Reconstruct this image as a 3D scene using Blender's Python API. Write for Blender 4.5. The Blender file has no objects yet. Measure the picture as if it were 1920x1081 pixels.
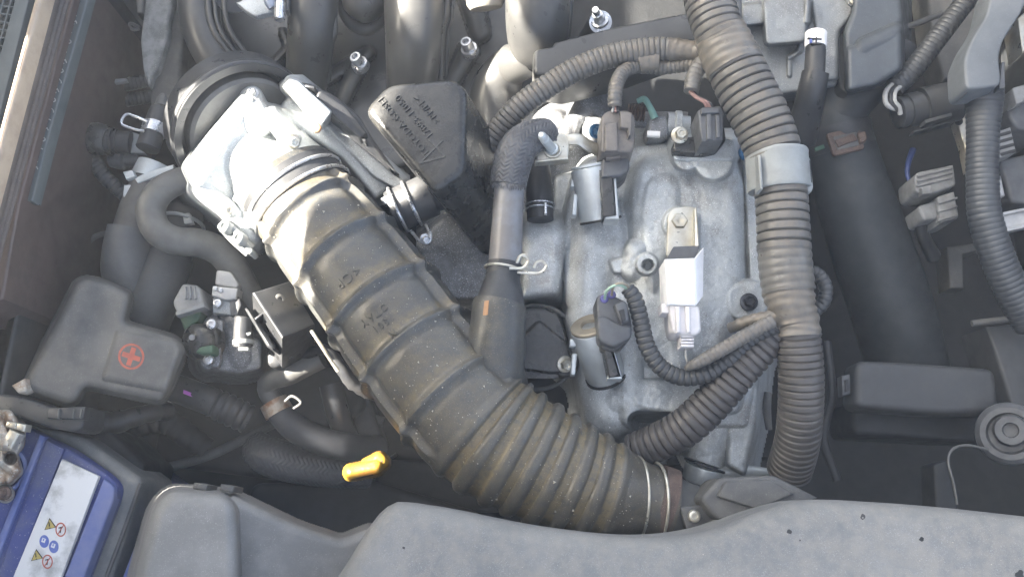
import bpy, math, random
import numpy as np
from mathutils import Vector, Matrix
from mathutils.bvhtree import BVHTree
random.seed(4); np.random.seed(4)
S = bpy.context.scene
COL = S.collection
# ---------------------------------------------------------------- camera, world, sun, exposure
TILT = math.radians(14); D = 0.61; TH = math.tan(math.radians(30))
cam = bpy.data.cameras.new('camera'); camo = bpy.data.objects.new('camera', cam); COL.objects.link(camo)
camo.location = (0, -D*math.sin(TILT), D*math.cos(TILT)); camo.rotation_euler = (TILT, 0, 0)
cam.sensor_fit = 'HORIZONTAL'; cam.angle = math.radians(60); cam.clip_start = 0.01; cam.clip_end = 50
S.camera = camo
SUN_EL = math.radians(36); SUN_AZ = math.radians(172)      # direction the light comes from, from +X towards +Y
Ld = Vector((math.cos(SUN_EL)*math.cos(SUN_AZ), math.cos(SUN_EL)*math.sin(SUN_AZ), math.sin(SUN_EL)))
w = bpy.data.worlds.new('World'); S.world = w; w.use_nodes = True
nt = w.node_tree; bg = nt.nodes['Background']; sky = nt.nodes.new('ShaderNodeTexSky')
sky.sky_type = 'NISHITA'; sky.sun_disc = False; sky.sun_elevation = SUN_EL
sky.sun_rotation = math.atan2(Ld.x, Ld.y); sky.air_density = 0.40; sky.dust_density = 4.5; sky.ozone_density = 0.3
tint = nt.nodes.new('ShaderNodeMix'); tint.data_type = 'RGBA'; tint.blend_type = 'MULTIPLY'; tint.inputs[0].default_value = 1
tint.inputs[7].default_value = (.985, 1.03, .96, 1)      # the camera's white balance for shade
nt.links.new(sky.outputs[0], tint.inputs[6]); nt.links.new(tint.outputs[2], bg.inputs[0]); bg.inputs[1].default_value = 0.077
sl = bpy.data.lights.new('sun', 'SUN'); sl.energy = 5; sl.angle = math.radians(0.5); sl.color = (1, .93, .82)
so = bpy.data.objects.new('sun', sl); COL.objects.link(so); so.rotation_euler = Ld.to_track_quat('Z', 'Y').to_euler()
so.location = (-1.2, 0.2, 1.2)
S.view_settings.view_transform = 'Standard'; S.view_settings.look = 'None'; S.view_settings.gamma = 1
S.view_settings.exposure = 3.88
S.cycles.use_denoising = True
# ---------------------------------------------------------------- placement
C0 = np.array(camo.location); ct, st = math.cos(TILT), math.sin(TILT)
def P(px, py, z):
    """point of the bay at height z (mm) seen at this place of the photograph"""
    nx = (px-960)/960*TH; ny = (540.5-py)/960*TH
    d = np.array((nx, ny*ct+st, ny*st-ct)); t = (z*.001-C0[2])/d[2]
    return C0+d*t
def PA(X, Y, Z):
    nx = (X-960)/960*TH; ny = (540.5-Y)/960*TH
    dy = ny*ct+st; dz = ny*st-ct; t = (Z*.001-C0[2])/dz
    return np.stack((nx*t, C0[1]+dy*t, C0[2]+dz*t), -1)
def sc(p):
    """metres per photo pixel near p"""
    v = np.asarray(p)-C0; return (v[1]*st-v[2]*ct)*TH/960
K = 0.365
# ---------------------------------------------------------------- materials
def M(name, base, c2=None, ns=70, rough=.5, metal=0., bump=.15, bs=900, speck=None, spa=.03, sps=1500,
      dust=None, dn=0., stain=None, rn=.12, coat=0., spec=.5, c2w=(.42, .62)):
    m = bpy.data.materials.new(name); m.use_nodes = True; n = m.node_tree.nodes; l = m.node_tree.links
    b = n['Principled BSDF']; tc = n.new('ShaderNodeTexCoord')
    def noise(s, d=4, r=.6):
        q = n.new('ShaderNodeTexNoise'); q.inputs['Scale'].default_value = s; q.inputs['Detail'].default_value = d
        q.inputs['Roughness'].default_value = r; l.new(tc.outputs['Object'], q.inputs['Vector']); return q.outputs['Fac']
    def mr(v, a, c, o0=0., o1=1.):
        q = n.new('ShaderNodeMapRange'); l.new(v, q.inputs[0]); q.inputs[1].default_value = a; q.inputs[2].default_value = c
        q.inputs[3].default_value = o0; q.inputs[4].default_value = o1; return q.outputs[0]
    def mul(a, c):
        q = n.new('ShaderNodeMath'); q.operation = 'MULTIPLY'; l.new(a, q.inputs[0])
        if isinstance(c, float): q.inputs[1].default_value = c
        else: l.new(c, q.inputs[1])
        return q.outputs[0]
    def mix(f, a, c):
        q = n.new('ShaderNodeMix'); q.data_type = 'RGBA'; l.new(f, q.inputs[0])
        if isinstance(a, tuple): q.inputs[6].default_value = (*a, 1)
        else: l.new(a, q.inputs[6])
        q.inputs[7].default_value = (*c, 1); return q.outputs[2]
    col = mix(mr(noise(ns, 6, .65), *c2w), base, c2 if c2 else tuple(x*.75 for x in base))
    if stain:
        col = mix(mul(mr(noise(26, 7, .72), .54, .72), .5), col, stain)
        col = mix(mul(mr(noise(420, 3, .7), .60, .72), .5), col, stain)
    if dust:
        at = n.new('ShaderNodeAttribute'); at.attribute_name = 'dust'
        f = mul(at.outputs['Fac'], mr(noise(220, 5, .7), .3, .6))
        col = mix(f, col, dust)
    if dn > 0:
        g = n.new('ShaderNodeNewGeometry'); sx = n.new('ShaderNodeSeparateXYZ'); l.new(g.outputs['Normal'], sx.inputs[0])
        f = mul(mul(mr(sx.outputs['Z'], .2, 1.), mr(noise(140, 6, .7), .38, .62)), float(dn))
        col = mix(f, col, dust or (.3, .27, .22))
    if speck:
        col = mix(mul(mr(noise(sps, 2, .5), .71-spa*2, .77-spa*2), mr(noise(90, 5, .75), .36, .62, .1, .85)), col, speck)
    l.new(col, b.inputs['Base Color'])
    l.new(mr(noise(ns*2.3, 4), .3, .7, max(.05, rough-rn), min(1, rough+rn)), b.inputs['Roughness'])
    b.inputs['Metallic'].default_value = metal; b.inputs['Specular IOR Level'].default_value = spec
    b.inputs['Coat Weight'].default_value = coat
    if bump > 0:
        bp = n.new('ShaderNodeBump'); bp.inputs['Strength'].default_value = bump; bp.inputs['Distance'].default_value = .0006
        l.new(noise(bs, 3, .6), bp.inputs['Height']); l.new(bp.outputs[0], b.inputs['Normal'])
    return m
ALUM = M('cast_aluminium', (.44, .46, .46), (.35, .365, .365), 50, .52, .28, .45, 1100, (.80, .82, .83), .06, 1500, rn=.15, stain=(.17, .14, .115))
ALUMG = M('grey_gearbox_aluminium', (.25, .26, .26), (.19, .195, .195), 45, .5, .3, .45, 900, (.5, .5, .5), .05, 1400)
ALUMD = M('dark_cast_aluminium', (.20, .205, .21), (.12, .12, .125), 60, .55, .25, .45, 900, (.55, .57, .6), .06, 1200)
ALUMB = M('clean_cast_aluminium', (.44, .44, .435), (.33, .33, .33), 60, .45, .35, .3, 1100, (.8, .8, .8), .02)
STEEL = M('bright_steel', (.62, .63, .64), (.45, .45, .46), 90, .32, .85, .1, 1500)
ZINC = M('zinc_steel', (.55, .53, .46), (.42, .38, .30), 80, .36, .7, .1, 1200)
GALV = M('grey_zinc_can', (.50, .53, .53), (.42, .44, .44), 70, .42, .35, .12, 900, (.75, .77, .77), .02)
RUST = M('rusty_steel', (.13, .09, .072), (.075, .055, .047), 120, .75, .2, .5, 700, (.4, .3, .22), .04)
RUBBER = M('dusty_hose_rubber', (.066, .068, .066), (.046, .047, .046), 50, .40, 0, .22, 800, (.36, .31, .23), .035, 1700, (.16, .125, .07), .30)
RUBB2 = M('black_rubber', (.028, .029, .031), (.045, .045, .046), 50, .52, 0, .12, 800, (.3, .3, .3), .0, 1500)
GREYHOSE = M('grey_rubber_hose', (.105, .105, .10), (.075, .075, .072), 60, .55, 0, .1, 800)
PLAST = M('black_moulded_plastic', (.030, .031, .033), (.045, .045, .046), 60, .36, 0, .12, 1400, (.28, .28, .28), .0, 1800)
GLOSSP = M('glossy_black_plastic', (.022, .022, .0215), (.038, .037, .034), 60, .30, 0, .22, 700, (.3, .27, .22), .01, 1500)
DARK = M('near_black_plastic', (.011, .012, .013), (.018, .019, .020), 40, .6, 0, .2, 600)  # one near-black tone for the deep background fill
CASE = M('dusty_black_case', (.078, .078, .076), (.115, .112, .105), 45, .6, 0, .25, 1300, (.3, .29, .27), .03, 1800)
SHROUD = M('grained_grey_plastic', (.150, .152, .150), (.195, .193, .185), 14, .62, 0, .45, 1500, (.34, .345, .34), .05, 2300, (.30, .27, .22), .35)
LOOM = M('dusty_split_loom', (.118, .114, .106), (.085, .082, .075), 60, .42, 0, .1, 900, None, 0, 1500, (.21, .165, .115), .45)
LOOMD = M('dark_split_loom', (.05, .052, .054), (.036, .038, .04), 60, .42, 0, .1, 900, None, 0, 1500, (.13, .12, .10), .15)
TAPE = M('grey_vinyl_tape', (.135, .130, .118), (.10, .095, .085), 60, .38, 0, .3, 300, None, 0, 1500, (.21, .165, .115), .3)
CLIPG = M('light_grey_nylon', (.26, .272, .265), (.22, .228, .22), 60, .42, 0, .06, 800)
WHITE = M('white_nylon', (.80, .79, .78), (.70, .69, .68), 60, .45, 0, .05, 900)
OFFW = M('off_white_nylon', (.62, .59, .58), (.52, .50, .49), 60, .45, 0, .05, 900)
CONB = M('dusty_brown_connector', (.13, .118, .108), (.085, .08, .075), 90, .5, 0, .12, 900, None, 0, 1500, (.22, .18, .14), .3)
CONG = M('grey_connector', (.085, .088, .092), (.06, .062, .066), 90, .45, 0, .1, 900)
CONL = M('pale_grey_connector', (.22, .225, .225), (.15, .15, .15), 90, .5, 0, .1, 900, None, 0, 1500, (.2, .17, .13), .2)
GREEN = M('green_connector', (.045, .095, .055), (.035, .075, .045), 90, .5, 0, .1, 900)
BLUE = M('dusty_blue_plastic', (.055, .07, .21), (.13, .135, .19), 35, .5, 0, .12, 900, (.45, .45, .42), .025, 900, c2w=(.45, .72))
BLUEB = M('bright_blue_plastic', (.105, .135, .31), (.17, .19, .33), 40, .5, 0, .1, 900)
LABEL = M('worn_white_label', (.62, .62, .61), (.34, .34, .33), 38, .5, 0, .1, 500, None, c2w=(.5, .66))
GREYTR = M('dusty_grey_tray', (.13, .135, .135), (.19, .19, .18), 35, .7, 0, .3, 700, (.35, .34, .3), .03)
YELLOW = M('yellow_plastic', (.36, .215, .025), (.28, .13, .02), 60, .4, 0, .1, 800, c2w=(.5, .6))
RED = M('red_print', (.42, .10, .06), (.30, .08, .055), 200, .6)
ORANGE = M('orange_paint', (.36, .19, .09), (.24, .13, .07), 150, .6)
PINK = M('pink_print', (.55, .16, .55), (.4, .1, .4), 100, .5)
PRINTB = M('blue_print', (.10, .14, .40), (.13, .17, .4), 100, .5)
PRINTY = M('yellow_print', (.45, .36, .10), (.36, .28, .1), 100, .5)
BLACKP = M('black_print', (.02, .02, .02), None, 100, .5)
BROWNP = M('brown_body_paint', (.085, .060, .055), (.06, .045, .04), 40, .45, .2, .1, 900, coat=.2)
BODYG = M('grey_green_body_paint', (.090, .105, .108), (.075, .09, .094), 40, .5, .1, .15, 900)
SEAL = M('weathered_seal_rubber', (.075, .062, .057), (.05, .042, .04), 60, .6, 0, .35, 500, (.25, .2, .16), .03)
LIP = M('sunlit_tan_lip', (.34, .27, .20), (.26, .2, .15), 50, .6, 0, .2, 600)  # sunlit band of the seal put into a lighter tan colour
FELT = M('grey_felt', (.20, .20, .19), (.11, .11, .105), 90, .9, 0, .8, 700, (.4, .4, .38), .03)
BRAID = M('braided_sleeve', (.095, .095, .098), (.06, .06, .062), 100, .55, 0, .1, 900)
BRAIDD = M('dark_braided_sleeve', (.055, .058, .064), (.038, .04, .045), 100, .5, 0, .1, 900)
WIREB = M('blue_wire', (.04, .06, .17), None, 100, .4)
WIREP = M('pinkish_brown_wire', (.28, .16, .14), None, 100, .4)
WIREG = M('pale_green_wire', (.35, .5, .38), None, 100, .4)
WIREW = M('white_wire', (.45, .44, .41), None, 100, .4)
WIREK = M('dark_wire', (.03, .03, .032), None, 100, .4)
PURPLE = M('purple_seal', (.10, .09, .26), None, 100, .4)
BOLTK = M('black_bolt', (.05, .055, .065), (.03, .03, .035), 100, .4, .5, .1, 900)
BOLTB = M('blue_bolt', (.05, .16, .30), (.03, .09, .18), 100, .4, .3, .1, 900)
TANC = M('tan_zinc_cap', (.36, .31, .23), (.28, .24, .18), 70, .5, .4, .1, 900)
CORR = M('corroded_terminal', (.45, .42, .36), (.22, .15, .10), 70, .6, .3, .8, 260, (.6, .62, .6), .05, 500)
HOODM = M('hood_underside', (.035, .035, .036), None, 40, .8)
# ---------------------------------------------------------------- geometry (returns verts, faces, optional dust)
def vnorm(a): return a/(np.linalg.norm(a, axis=-1, keepdims=True)+1e-12)
def spline(A, n):
    A = np.asarray(A, float); m = len(A)
    if m == 2: t = np.linspace(0, 1, n)[:, None]; return A[0]*(1-t)+A[1]*t
    E = np.vstack((2*A[0]-A[1], A, 2*A[-1]-A[-2])); out = []
    k = 24
    for i in range(m-1):
        p0, p1, p2, p3 = E[i:i+4]; t = np.linspace(0, 1, k, endpoint=False)[:, None]
        out.append(.5*(2*p1+(p2-p0)*t+(2*p0-5*p1+4*p2-p3)*t*t+(3*p1-p0-3*p2+p3)*t**3))
    out = np.vstack(out+[A[-1:]]); seg = np.linalg.norm(np.diff(out[:, :3], axis=0), axis=1)
    s = np.concatenate(([0], np.cumsum(seg))); q = np.linspace(0, s[-1], n)
    return np.stack([np.interp(q, s, out[:, j]) for j in range(A.shape[1])], 1)
def tube(pts, sides=18, step=8, corr=None, prof=None, caps=True, closed=False):
    A = []
    for (x, y, z, r) in pts:
        p = P(x, y, z); A.append((*p, r*sc(p)))
    A = np.array(A); L0 = np.sum(np.linalg.norm(np.diff(A[:, :3], axis=0), axis=1))*1.03
    s0 = sc(A[0, :3]); Lp = L0/s0
    n = max(4, int(Lp/(corr[0]/10. if corr else step)))
    Q = spline(A, n); C = Q[:, :3]; R = Q[:, 3]; T = vnorm(np.gradient(C, axis=0))
    seg = np.concatenate(([0], np.cumsum(np.linalg.norm(np.diff(C, axis=0), axis=1))))/s0
    up = np.array((0, 0, 1.)); up = up if abs(T[0] @ up) < .9 else np.array((0, 1., 0)); N = []
    u = up
    for t in T: u = u-(u @ t)*t; u = u/np.linalg.norm(u); N.append(u)
    N = np.array(N); B = np.cross(T, N); th = np.linspace(0, 2*math.pi, sides, endpoint=False)
    RR = np.repeat(R[:, None], sides, 1); dust = np.zeros_like(RR)
    if corr:
        ph = (seg/corr[0]) % 1.; g = np.exp(-((ph-.5)/corr[2])**2)[:, None]
        fade = 1.
        RR = RR*(1-corr[1]*g*fade)
    if prof: RR, dust = prof(seg[:, None], th[None, :], RR, seg[-1])
    V = C[:, None, :]+RR[..., None]*(np.cos(th)[None, :, None]*N[:, None, :]+np.sin(th)[None, :, None]*B[:, None, :])
    V = V.reshape(-1, 3); F = []
    for i in range(n-1):
        a = i*sides
        for j in range(sides):
            k = (j+1) % sides; F.append((a+j, a+k, a+sides+k, a+sides+j))
    dust = np.broadcast_to(dust, RR.shape).reshape(-1)
    if caps: F.append(tuple(range(sides-1, -1, -1))); F.append(tuple(range((n-1)*sides, n*sides)))
    return V, F, dust
def lathe(p0, p1, prof, sides=28, s=None):
    """p0, p1 world points; prof = (t along the axis, radius in px)"""
    p0 = np.asarray(p0); p1 = np.asarray(p1); ax = p1-p0; a = ax/np.linalg.norm(ax); s = s or sc(p0)
    u = np.array((0, 0, 1.)) if abs(a[2]) < .9 else np.array((0, 1., 0)); u = u-(u @ a)*a; u /= np.linalg.norm(u); v = np.cross(a, u)
    th = np.linspace(0, 2*math.pi, sides, endpoint=False); V = []; F = []
    for t, r in prof:
        V.append(p0+ax*t+r*s*(np.cos(th)[:, None]*u+np.sin(th)[:, None]*v))
    for i in range(len(prof)-1):
        for j in range(sides):
            k = (j+1) % sides; b = i*sides; F.append((b+j, b+k, b+sides+k, b+sides+j))
    m = len(prof); F.append(tuple(range(sides-1, -1, -1))); F.append(tuple(range((m-1)*sides, m*sides)))
    return np.vstack(V), F
def fillet(poly, rc, seg=5, bpx=0):
    poly = [np.asarray(p, float) for p in poly]; n = len(poly); out = []
    for i in range(n):
        p = poly[i]; a = poly[i-1]-p; b = poly[(i+1) % n]-p
        la = np.linalg.norm(a[:2]); lb = np.linalg.norm(b[:2]); r = min(rc, .46*la, .46*lb)
        cphi = np.clip((a[:2]@b[:2])/(la*lb+1e-9), -1, 1); eff = r*math.tan(math.acos(cphi)/2)*.75
        if rc <= 0 or r < .3 or eff < bpx: out.append(p); continue
        A = p+a/la*r; B = p+b/lb*r
        for t in np.linspace(0, 1, seg): out.append(A*(1-t)**2+2*p*t*(1-t)+B*t*t)
    return out
def prism(poly, z, depth, bev=1., rc=5, grow=0., vec=None, seg=3, flat=False):
    pts = [(p[0], p[1], p[2] if len(p) > 2 else z) for p in poly]
    pts = np.array([P(*q) for q in fillet(pts, max(rc, bev/K*1.4 if rc > 3 else rc), bpx=bev/K)]); n = len(pts)
    nr = np.zeros(3)
    for i in range(n): nr += np.cross(pts[i], pts[(i+1) % n])
    if nr @ (C0-pts.mean(0)) < 0: pts = pts[::-1]; nr = -nr
    nr = vnorm(nr); down = np.array(vec, float) if vec is not None else np.array((0, 0, -1.)); down = down/np.linalg.norm(down)
    e = vnorm(np.roll(pts, -1, 0)-pts); en = np.cross(nr, e); m = en+np.roll(en, 1, 0); m = vnorm(m)
    cosv = np.clip(np.sum(m*en, 1), .4, 1)[:, None]; m = m/cosv
    b = bev*.001; c = pts.mean(0); rings = [pts+down*depth*.001+(pts-c)*grow]
    for k in range(seg+1):
        t = math.pi/2*k/seg
        rings.append(pts+m*b*(1-math.cos(t))-nr*b*(1-math.sin(t)))
    V = np.vstack(rings); F = []
    for i in range(len(rings)-1):
        for j in range(n):
            k = (j+1) % n; F.append((i*n+j, i*n+k, (i+1)*n+k, (i+1)*n+j))
    F.append(tuple(range((len(rings)-1)*n, len(rings)*n))); F.append(tuple(range(n-1, -1, -1)))
    return V, F
def rect(cx, cy, w, h, a=0):
    a = math.radians(a); c, s = math.cos(a), math.sin(a)
    return [(cx+x*w/2*c-y*h/2*s, cy+x*w/2*s+y*h/2*c) for x, y in ((-1, -1), (1, -1), (1, 1), (-1, 1))]
def circ(cx, cy, r, n=28, ry=None):
    return [(cx+r*math.cos(t), cy+(ry or r)*math.sin(t)) for t in np.linspace(0, 2*math.pi, n, endpoint=False)]
def join(*gs):
    V = []; F = []; o = 0; dd = []
    for g in gs:
        V.append(g[0]); F += [tuple(i+o for i in f) for f in g[1]]; o += len(g[0])
        dd.append(g[2] if len(g) > 2 else np.zeros(len(g[0])))
    return np.vstack(V), F, np.concatenate(dd)
def bolt(x, y, z, r, h=5, ax=(0, 0, 1), rot=.3, dome=True):
    """flanged hex head, r = flange radius in px"""
    p = P(x, y, z); a = vnorm(np.array(ax, float)); s = sc(p); hh = h*.001
    g1 = lathe(p, p+a*hh, [(-.2, r*.96), (0, r), (.22, r*.98), (.3, r*.78)], 24, s)
    g2 = lathe(p+a*hh*.25, p+a*hh, [(0, r*.70), (.8, r*.70), (1, r*.60), (1.0, r*.36), (.88, r*.26)], 6, s)
    R = Matrix.Rotation(rot, 3, Vector(a)); V = np.array([list(R @ Vector(v-p)) for v in g2[0]])+p
    return join(g1, (V, g2[1]))
def screw(x, y, z, r, h=3, ax=(0, 0, 1)):
    p = P(x, y, z); a = vnorm(np.array(ax, float)); s = sc(p)
    return lathe(p, p+a*h*.001, [(-.3, r), (.55, r), (.85, r*.88), (1, r*.62), (1, r*.45), (.7, r*.38), (.68, 0.01)], 20, s)
def socket(x, y, z, r, h=6, ax=(0, 0, 1)):
    p = P(x, y, z); a = vnorm(np.array(ax, float)); s = sc(p)
    g1 = lathe(p, p+a*h*.001, [(-1, r), (.85, r), (1, r*.9), (1, r*.58), (.5, r*.5), (.48, .01)], 20, s)
    return join(g1, lathe(p-a*h*.001, p-a*h*.0002, [(0, r*1.5), (.8, r*1.5), (1, r*1.4)], 24, s))
def ring(c, n, R, r, sides=40, ts=8, a0=0, a1=360, us=None):
    """torus arc about axis n, radii in px"""
    c = np.asarray(c, float); n = vnorm(np.asarray(n, float)); s = sc(c)
    u = np.array((0, 0, 1.)) if abs(n[2]) < .9 else np.array((0, 1., 0)); u = vnorm(u-(u @ n)*n); v = np.cross(n, u)
    full = a1-a0 >= 360; A = np.radians(np.linspace(a0, a1, sides, endpoint=not full)); V = []; F = []
    for a in A:
        d = math.cos(a)*u+math.sin(a)*v
        for b in np.linspace(0, 2*math.pi, ts, endpoint=False): V.append(c+d*(R+r*math.cos(b))*s+n*r*math.sin(b)*s)
    m = len(A)
    for i in range(m if full else m-1):
        for j in range(ts):
            k = (j+1) % ts; i2 = (i+1) % m; F.append((i*ts+j, i2*ts+j, i2*ts+k, i*ts+k))
    return np.array(V), F
# height field made of blended solids, for castings and mouldings
SL = 4.
def sdpoly(X, Y, poly):
    d = np.full(X.shape, 1e9); ins = np.zeros(X.shape, bool); n = len(poly)
    for i in range(n):
        ax, ay = poly[i][:2]; bx, by = poly[(i+1) % n][:2]; ex, ey = bx-ax, by-ay
        t = np.clip(((X-ax)*ex+(Y-ay)*ey)/(ex*ex+ey*ey+1e-9), 0, 1)
        d = np.minimum(d, np.hypot(X-ax-t*ex, Y-ay-t*ey))
        c = ((ay > Y) != (by > Y)) & (X < (bx-ax)*(Y-ay)/(by-ay+1e-12)+ax); ins ^= c
    return np.where(ins, -d, d)
def plateau(sd, zt, e, sl=None):
    sl = sl or SL; t = np.clip(sd+e, 0, e*.98)
    return zt-K*(e-np.sqrt(np.maximum(e*e-t*t, 0)))-np.maximum(sd, 0)*sl
def hcap(x0, y0, z0, r0, x1, y1, z1, r1, butt=False, fl=1., sl=None):
    def f(X, Y):
        ex, ey = x1-x0, y1-y0; tt = ((X-x0)*ex+(Y-y0)*ey)/(ex*ex+ey*ey+1e-9); t = np.clip(tt, 0, 1)
        d = np.hypot(X-x0-t*ex, Y-y0-t*ey); r = r0+(r1-r0)*t; zc = z0+(z1-z0)*t
        if butt:
            L = math.hypot(ex, ey); d = np.abs((X-x0)*ey-(Y-y0)*ex)/L; out = np.maximum(np.maximum(-tt, tt-1), 0)*L
        z = zc+K*fl*np.sqrt(np.maximum(r*r-d*d, 0))-np.maximum(d-r, 0)*(sl or SL)
        return z-out*(sl or SL) if butt else z
    return ('add', f)
def hpoly(poly, zt, e=8, gx=0, gy=0, rc=8, sl=None):
    pp = fillet([(p[0], p[1]) for p in poly], rc); cx = sum(p[0] for p in pp)/len(pp); cy = sum(p[1] for p in pp)/len(pp)
    return ('add', lambda X, Y: plateau(sdpoly(X, Y, pp), zt, e, sl)+gx*(X-cx)+gy*(Y-cy))
def hcyl(x, y, r, zt, e=5, sl=None): return ('add', lambda X, Y: plateau(np.hypot(X-x, Y-y)-r, zt, e, sl))
def hball(x, y, z, r): return ('add', lambda X, Y: z+K*np.sqrt(np.maximum(r*r-(X-x)**2-(Y-y)**2, 0))-np.maximum(np.hypot(X-x, Y-y)-r, 0)*SL)
def cpoly(poly, zd, rc=6, sl=None):
    pp = fillet([(p[0], p[1]) for p in poly], rc)
    return ('cut', lambda X, Y: zd+np.maximum(sdpoly(X, Y, pp), 0)*(sl or SL))
def ccyl(x, y, r, zd): return ('cut', lambda X, Y: zd+np.maximum(np.hypot(X-x, Y-y)-r, 0)*SL)
def field(bb, step, zlow, prims, k=3., rough=0.):
    x = np.arange(bb[0], bb[2]+.1, step); y = np.arange(bb[1], bb[3]+.1, step); X, Y = np.meshgrid(x, y)
    Z = np.full(X.shape, float(zlow)-50)
    for kind, f in prims:
        q = f(X, Y)
        if kind == 'add':
            h = np.maximum(k-np.abs(Z-q), 0)/k; Z = np.maximum(Z, q)+h*h*k*.25
        else:
            h = np.maximum(k-np.abs(Z-q), 0)/k; Z = np.minimum(Z, q)-h*h*k*.25
    ok = Z > zlow; Zc = np.maximum(Z, zlow-2)
    if rough:
        from mathutils import noise as mn
        Zc = Zc+np.array([[mn.noise(Vector((a*.035, b*.035, 1.3)))+.5*mn.noise(Vector((a*.1, b*.1, 7))) for a in x] for b in y])*rough
    V = PA(X, Y, Zc).reshape(-1, 3); W = len(x); F = []
    idx = np.arange(X.size).reshape(X.shape)
    keep = ok[:-1, :-1] | ok[1:, :-1] | ok[:-1, 1:] | ok[1:, 1:]
    a = idx[:-1, :-1][keep]; b = idx[1:, :-1][keep]; c = idx[1:, 1:][keep]; d = idx[:-1, 1:][keep]
    F = np.stack((a, b, c, d), 1)
    used = np.unique(F); mp = np.full(X.size, -1); mp[used] = np.arange(len(used))
    return V[used], [tuple(f) for f in mp[F].tolist()]
# ---------------------------------------------------------------- objects
def mesh(name, g, mat, off):
    me = bpy.data.meshes.new(name); me.from_pydata((np.asarray(g[0])-off).tolist(), [], g[1]); me.materials.append(mat)
    if len(g) > 2 and np.any(g[2]):
        at = me.attributes.new('dust', 'FLOAT', 'POINT'); at.data.foreach_set('value', np.asarray(g[2], np.float32))
    me.shade_smooth()
    for pl_ in me.polygons:
        if len(pl_.vertices) > 4: pl_.use_smooth = False
    me.set_sharp_from_angle(angle=math.radians(38)); me.update()
    return me
ORG = {}
def thing(name, label, cat, x, y, z, group=None):
    o = bpy.data.objects.new(name, None); COL.objects.link(o); o.empty_display_size = .02
    o.location = P(x, y, z); ORG[o] = np.array(o.location)
    o['label'] = label; o['category'] = cat
    if group: o['group'] = group
    return o
def part(parent, name, g, mat, label=None):
    off = ORG[parent]; o = bpy.data.objects.new(name, mesh(name, g, mat, off)); COL.objects.link(o); o.parent = parent; ORG[o] = off
    if label: o['label'] = label
    return o
def one(name, g, mat, label, cat, group=None):
    off = np.asarray(g[0]).mean(0); o = bpy.data.objects.new(name, mesh(name, g, mat, off)); COL.objects.link(o)
    o.location = off; ORG[o] = off; o['label'] = label; o['category'] = cat
    if group: o['group'] = group
    return o
def struct(name, g, mat):
    off = np.asarray(g[0]).mean(0); o = bpy.data.objects.new(name, mesh(name, g, mat, off)); COL.objects.link(o)
    o.location = off; ORG[o] = off; o['kind'] = 'structure'; return o
def text2d(body, size, ox, oy, ang, spacing=1., extr=.03):
    cu = bpy.data.curves.new('t', 'FONT'); cu.body = body; cu.size = 1; cu.extrude = extr; cu.space_character = spacing; cu.resolution_u = 2
    cu.align_x = 'CENTER'; cu.align_y = 'CENTER'
    ob = bpy.data.objects.new('t', cu); COL.objects.link(ob); dg = bpy.context.evaluated_depsgraph_get()
    me = bpy.data.meshes.new_from_object(ob.evaluated_get(dg)); V = np.array([v.co[:] for v in me.vertices]); F = [tuple(p.vertices) for p in me.polygons]
    bpy.data.objects.remove(ob); bpy.data.curves.remove(cu); bpy.data.meshes.remove(me)
    a = math.radians(ang); c, s = math.cos(a), math.sin(a)
    X = ox+size*(V[:, 0]*c-V[:, 1]*s); Y = oy-size*(V[:, 0]*s+V[:, 1]*c)
    return X, Y, np.where(V[:, 2] > 0, 1., -.3), F
def drape(X, Y, lift, F, tgt, h):
    """lay flat marks given by photo position on the surface of tgt, h mm proud"""
    bv = BVHTree.FromPolygons([Vector(v) for v in tgt[0]], tgt[1]); V = []
    for x, y, q in zip(X, Y, lift):
        p = P(x, y, -300); d = Vector(p-C0).normalized(); hit, nrm, i, dist = bv.ray_cast(Vector(C0), d)
        if hit is None: hit = Vector(P(x, y, 0)); nrm = Vector((0, 0, 1))
        if nrm.dot(d) > 0: nrm = -nrm
        V.append(np.array(hit+nrm*h*.001*q))
    return np.array(V), F
def flat(polys, tgt, h):
    X = []; Y = []; L = []; F = []
    for p in polys:
        n = len(p); o = len(X); X += [q[0] for q in p]*2; Y += [q[1] for q in p]*2; L += [1.]*n+[-.3]*n
        F += [tuple(range(o, o+n))]+[(o+j, o+n+j, o+n+(j+1) % n, o+(j+1) % n) for j in range(n)]
    return drape(X, Y, L, F, tgt, h)
def annulus(cx, cy, r0, r1, n=28, ry=1.):
    return [[(cx+r*math.cos(a), cy+r*ry*math.sin(a)) for r, a in ((r0, t), (r1, t), (r1, t+2*math.pi/n), (r0, t+2*math.pi/n))] for t in np.linspace(0, 2*math.pi, n, endpoint=False)]
def plus(cx, cy, a, L, w):
    """one outline for a plus sign, so that its arms never overlap"""
    q = [(-w, -L), (w, -L), (w, -w), (L, -w), (L, w), (w, w), (w, L), (-w, L), (-w, w), (-L, w), (-L, -w), (-w, -w)]
    c, s = math.cos(math.radians(a)), math.sin(math.radians(a)); return [(cx+x*c-y*s, cy+x*s+y*c) for x, y in q]
def rad(x0, y0, x1, y1, w):
    dx, dy = x1-x0, y1-y0; l = math.hypot(dx, dy); ux, uy = -dy/l*w/2, dx/l*w/2
    return [(x0+ux, y0+uy), (x1+ux, y1+uy), (x1-ux, y1-uy), (x0-ux, y0-uy)]
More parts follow.
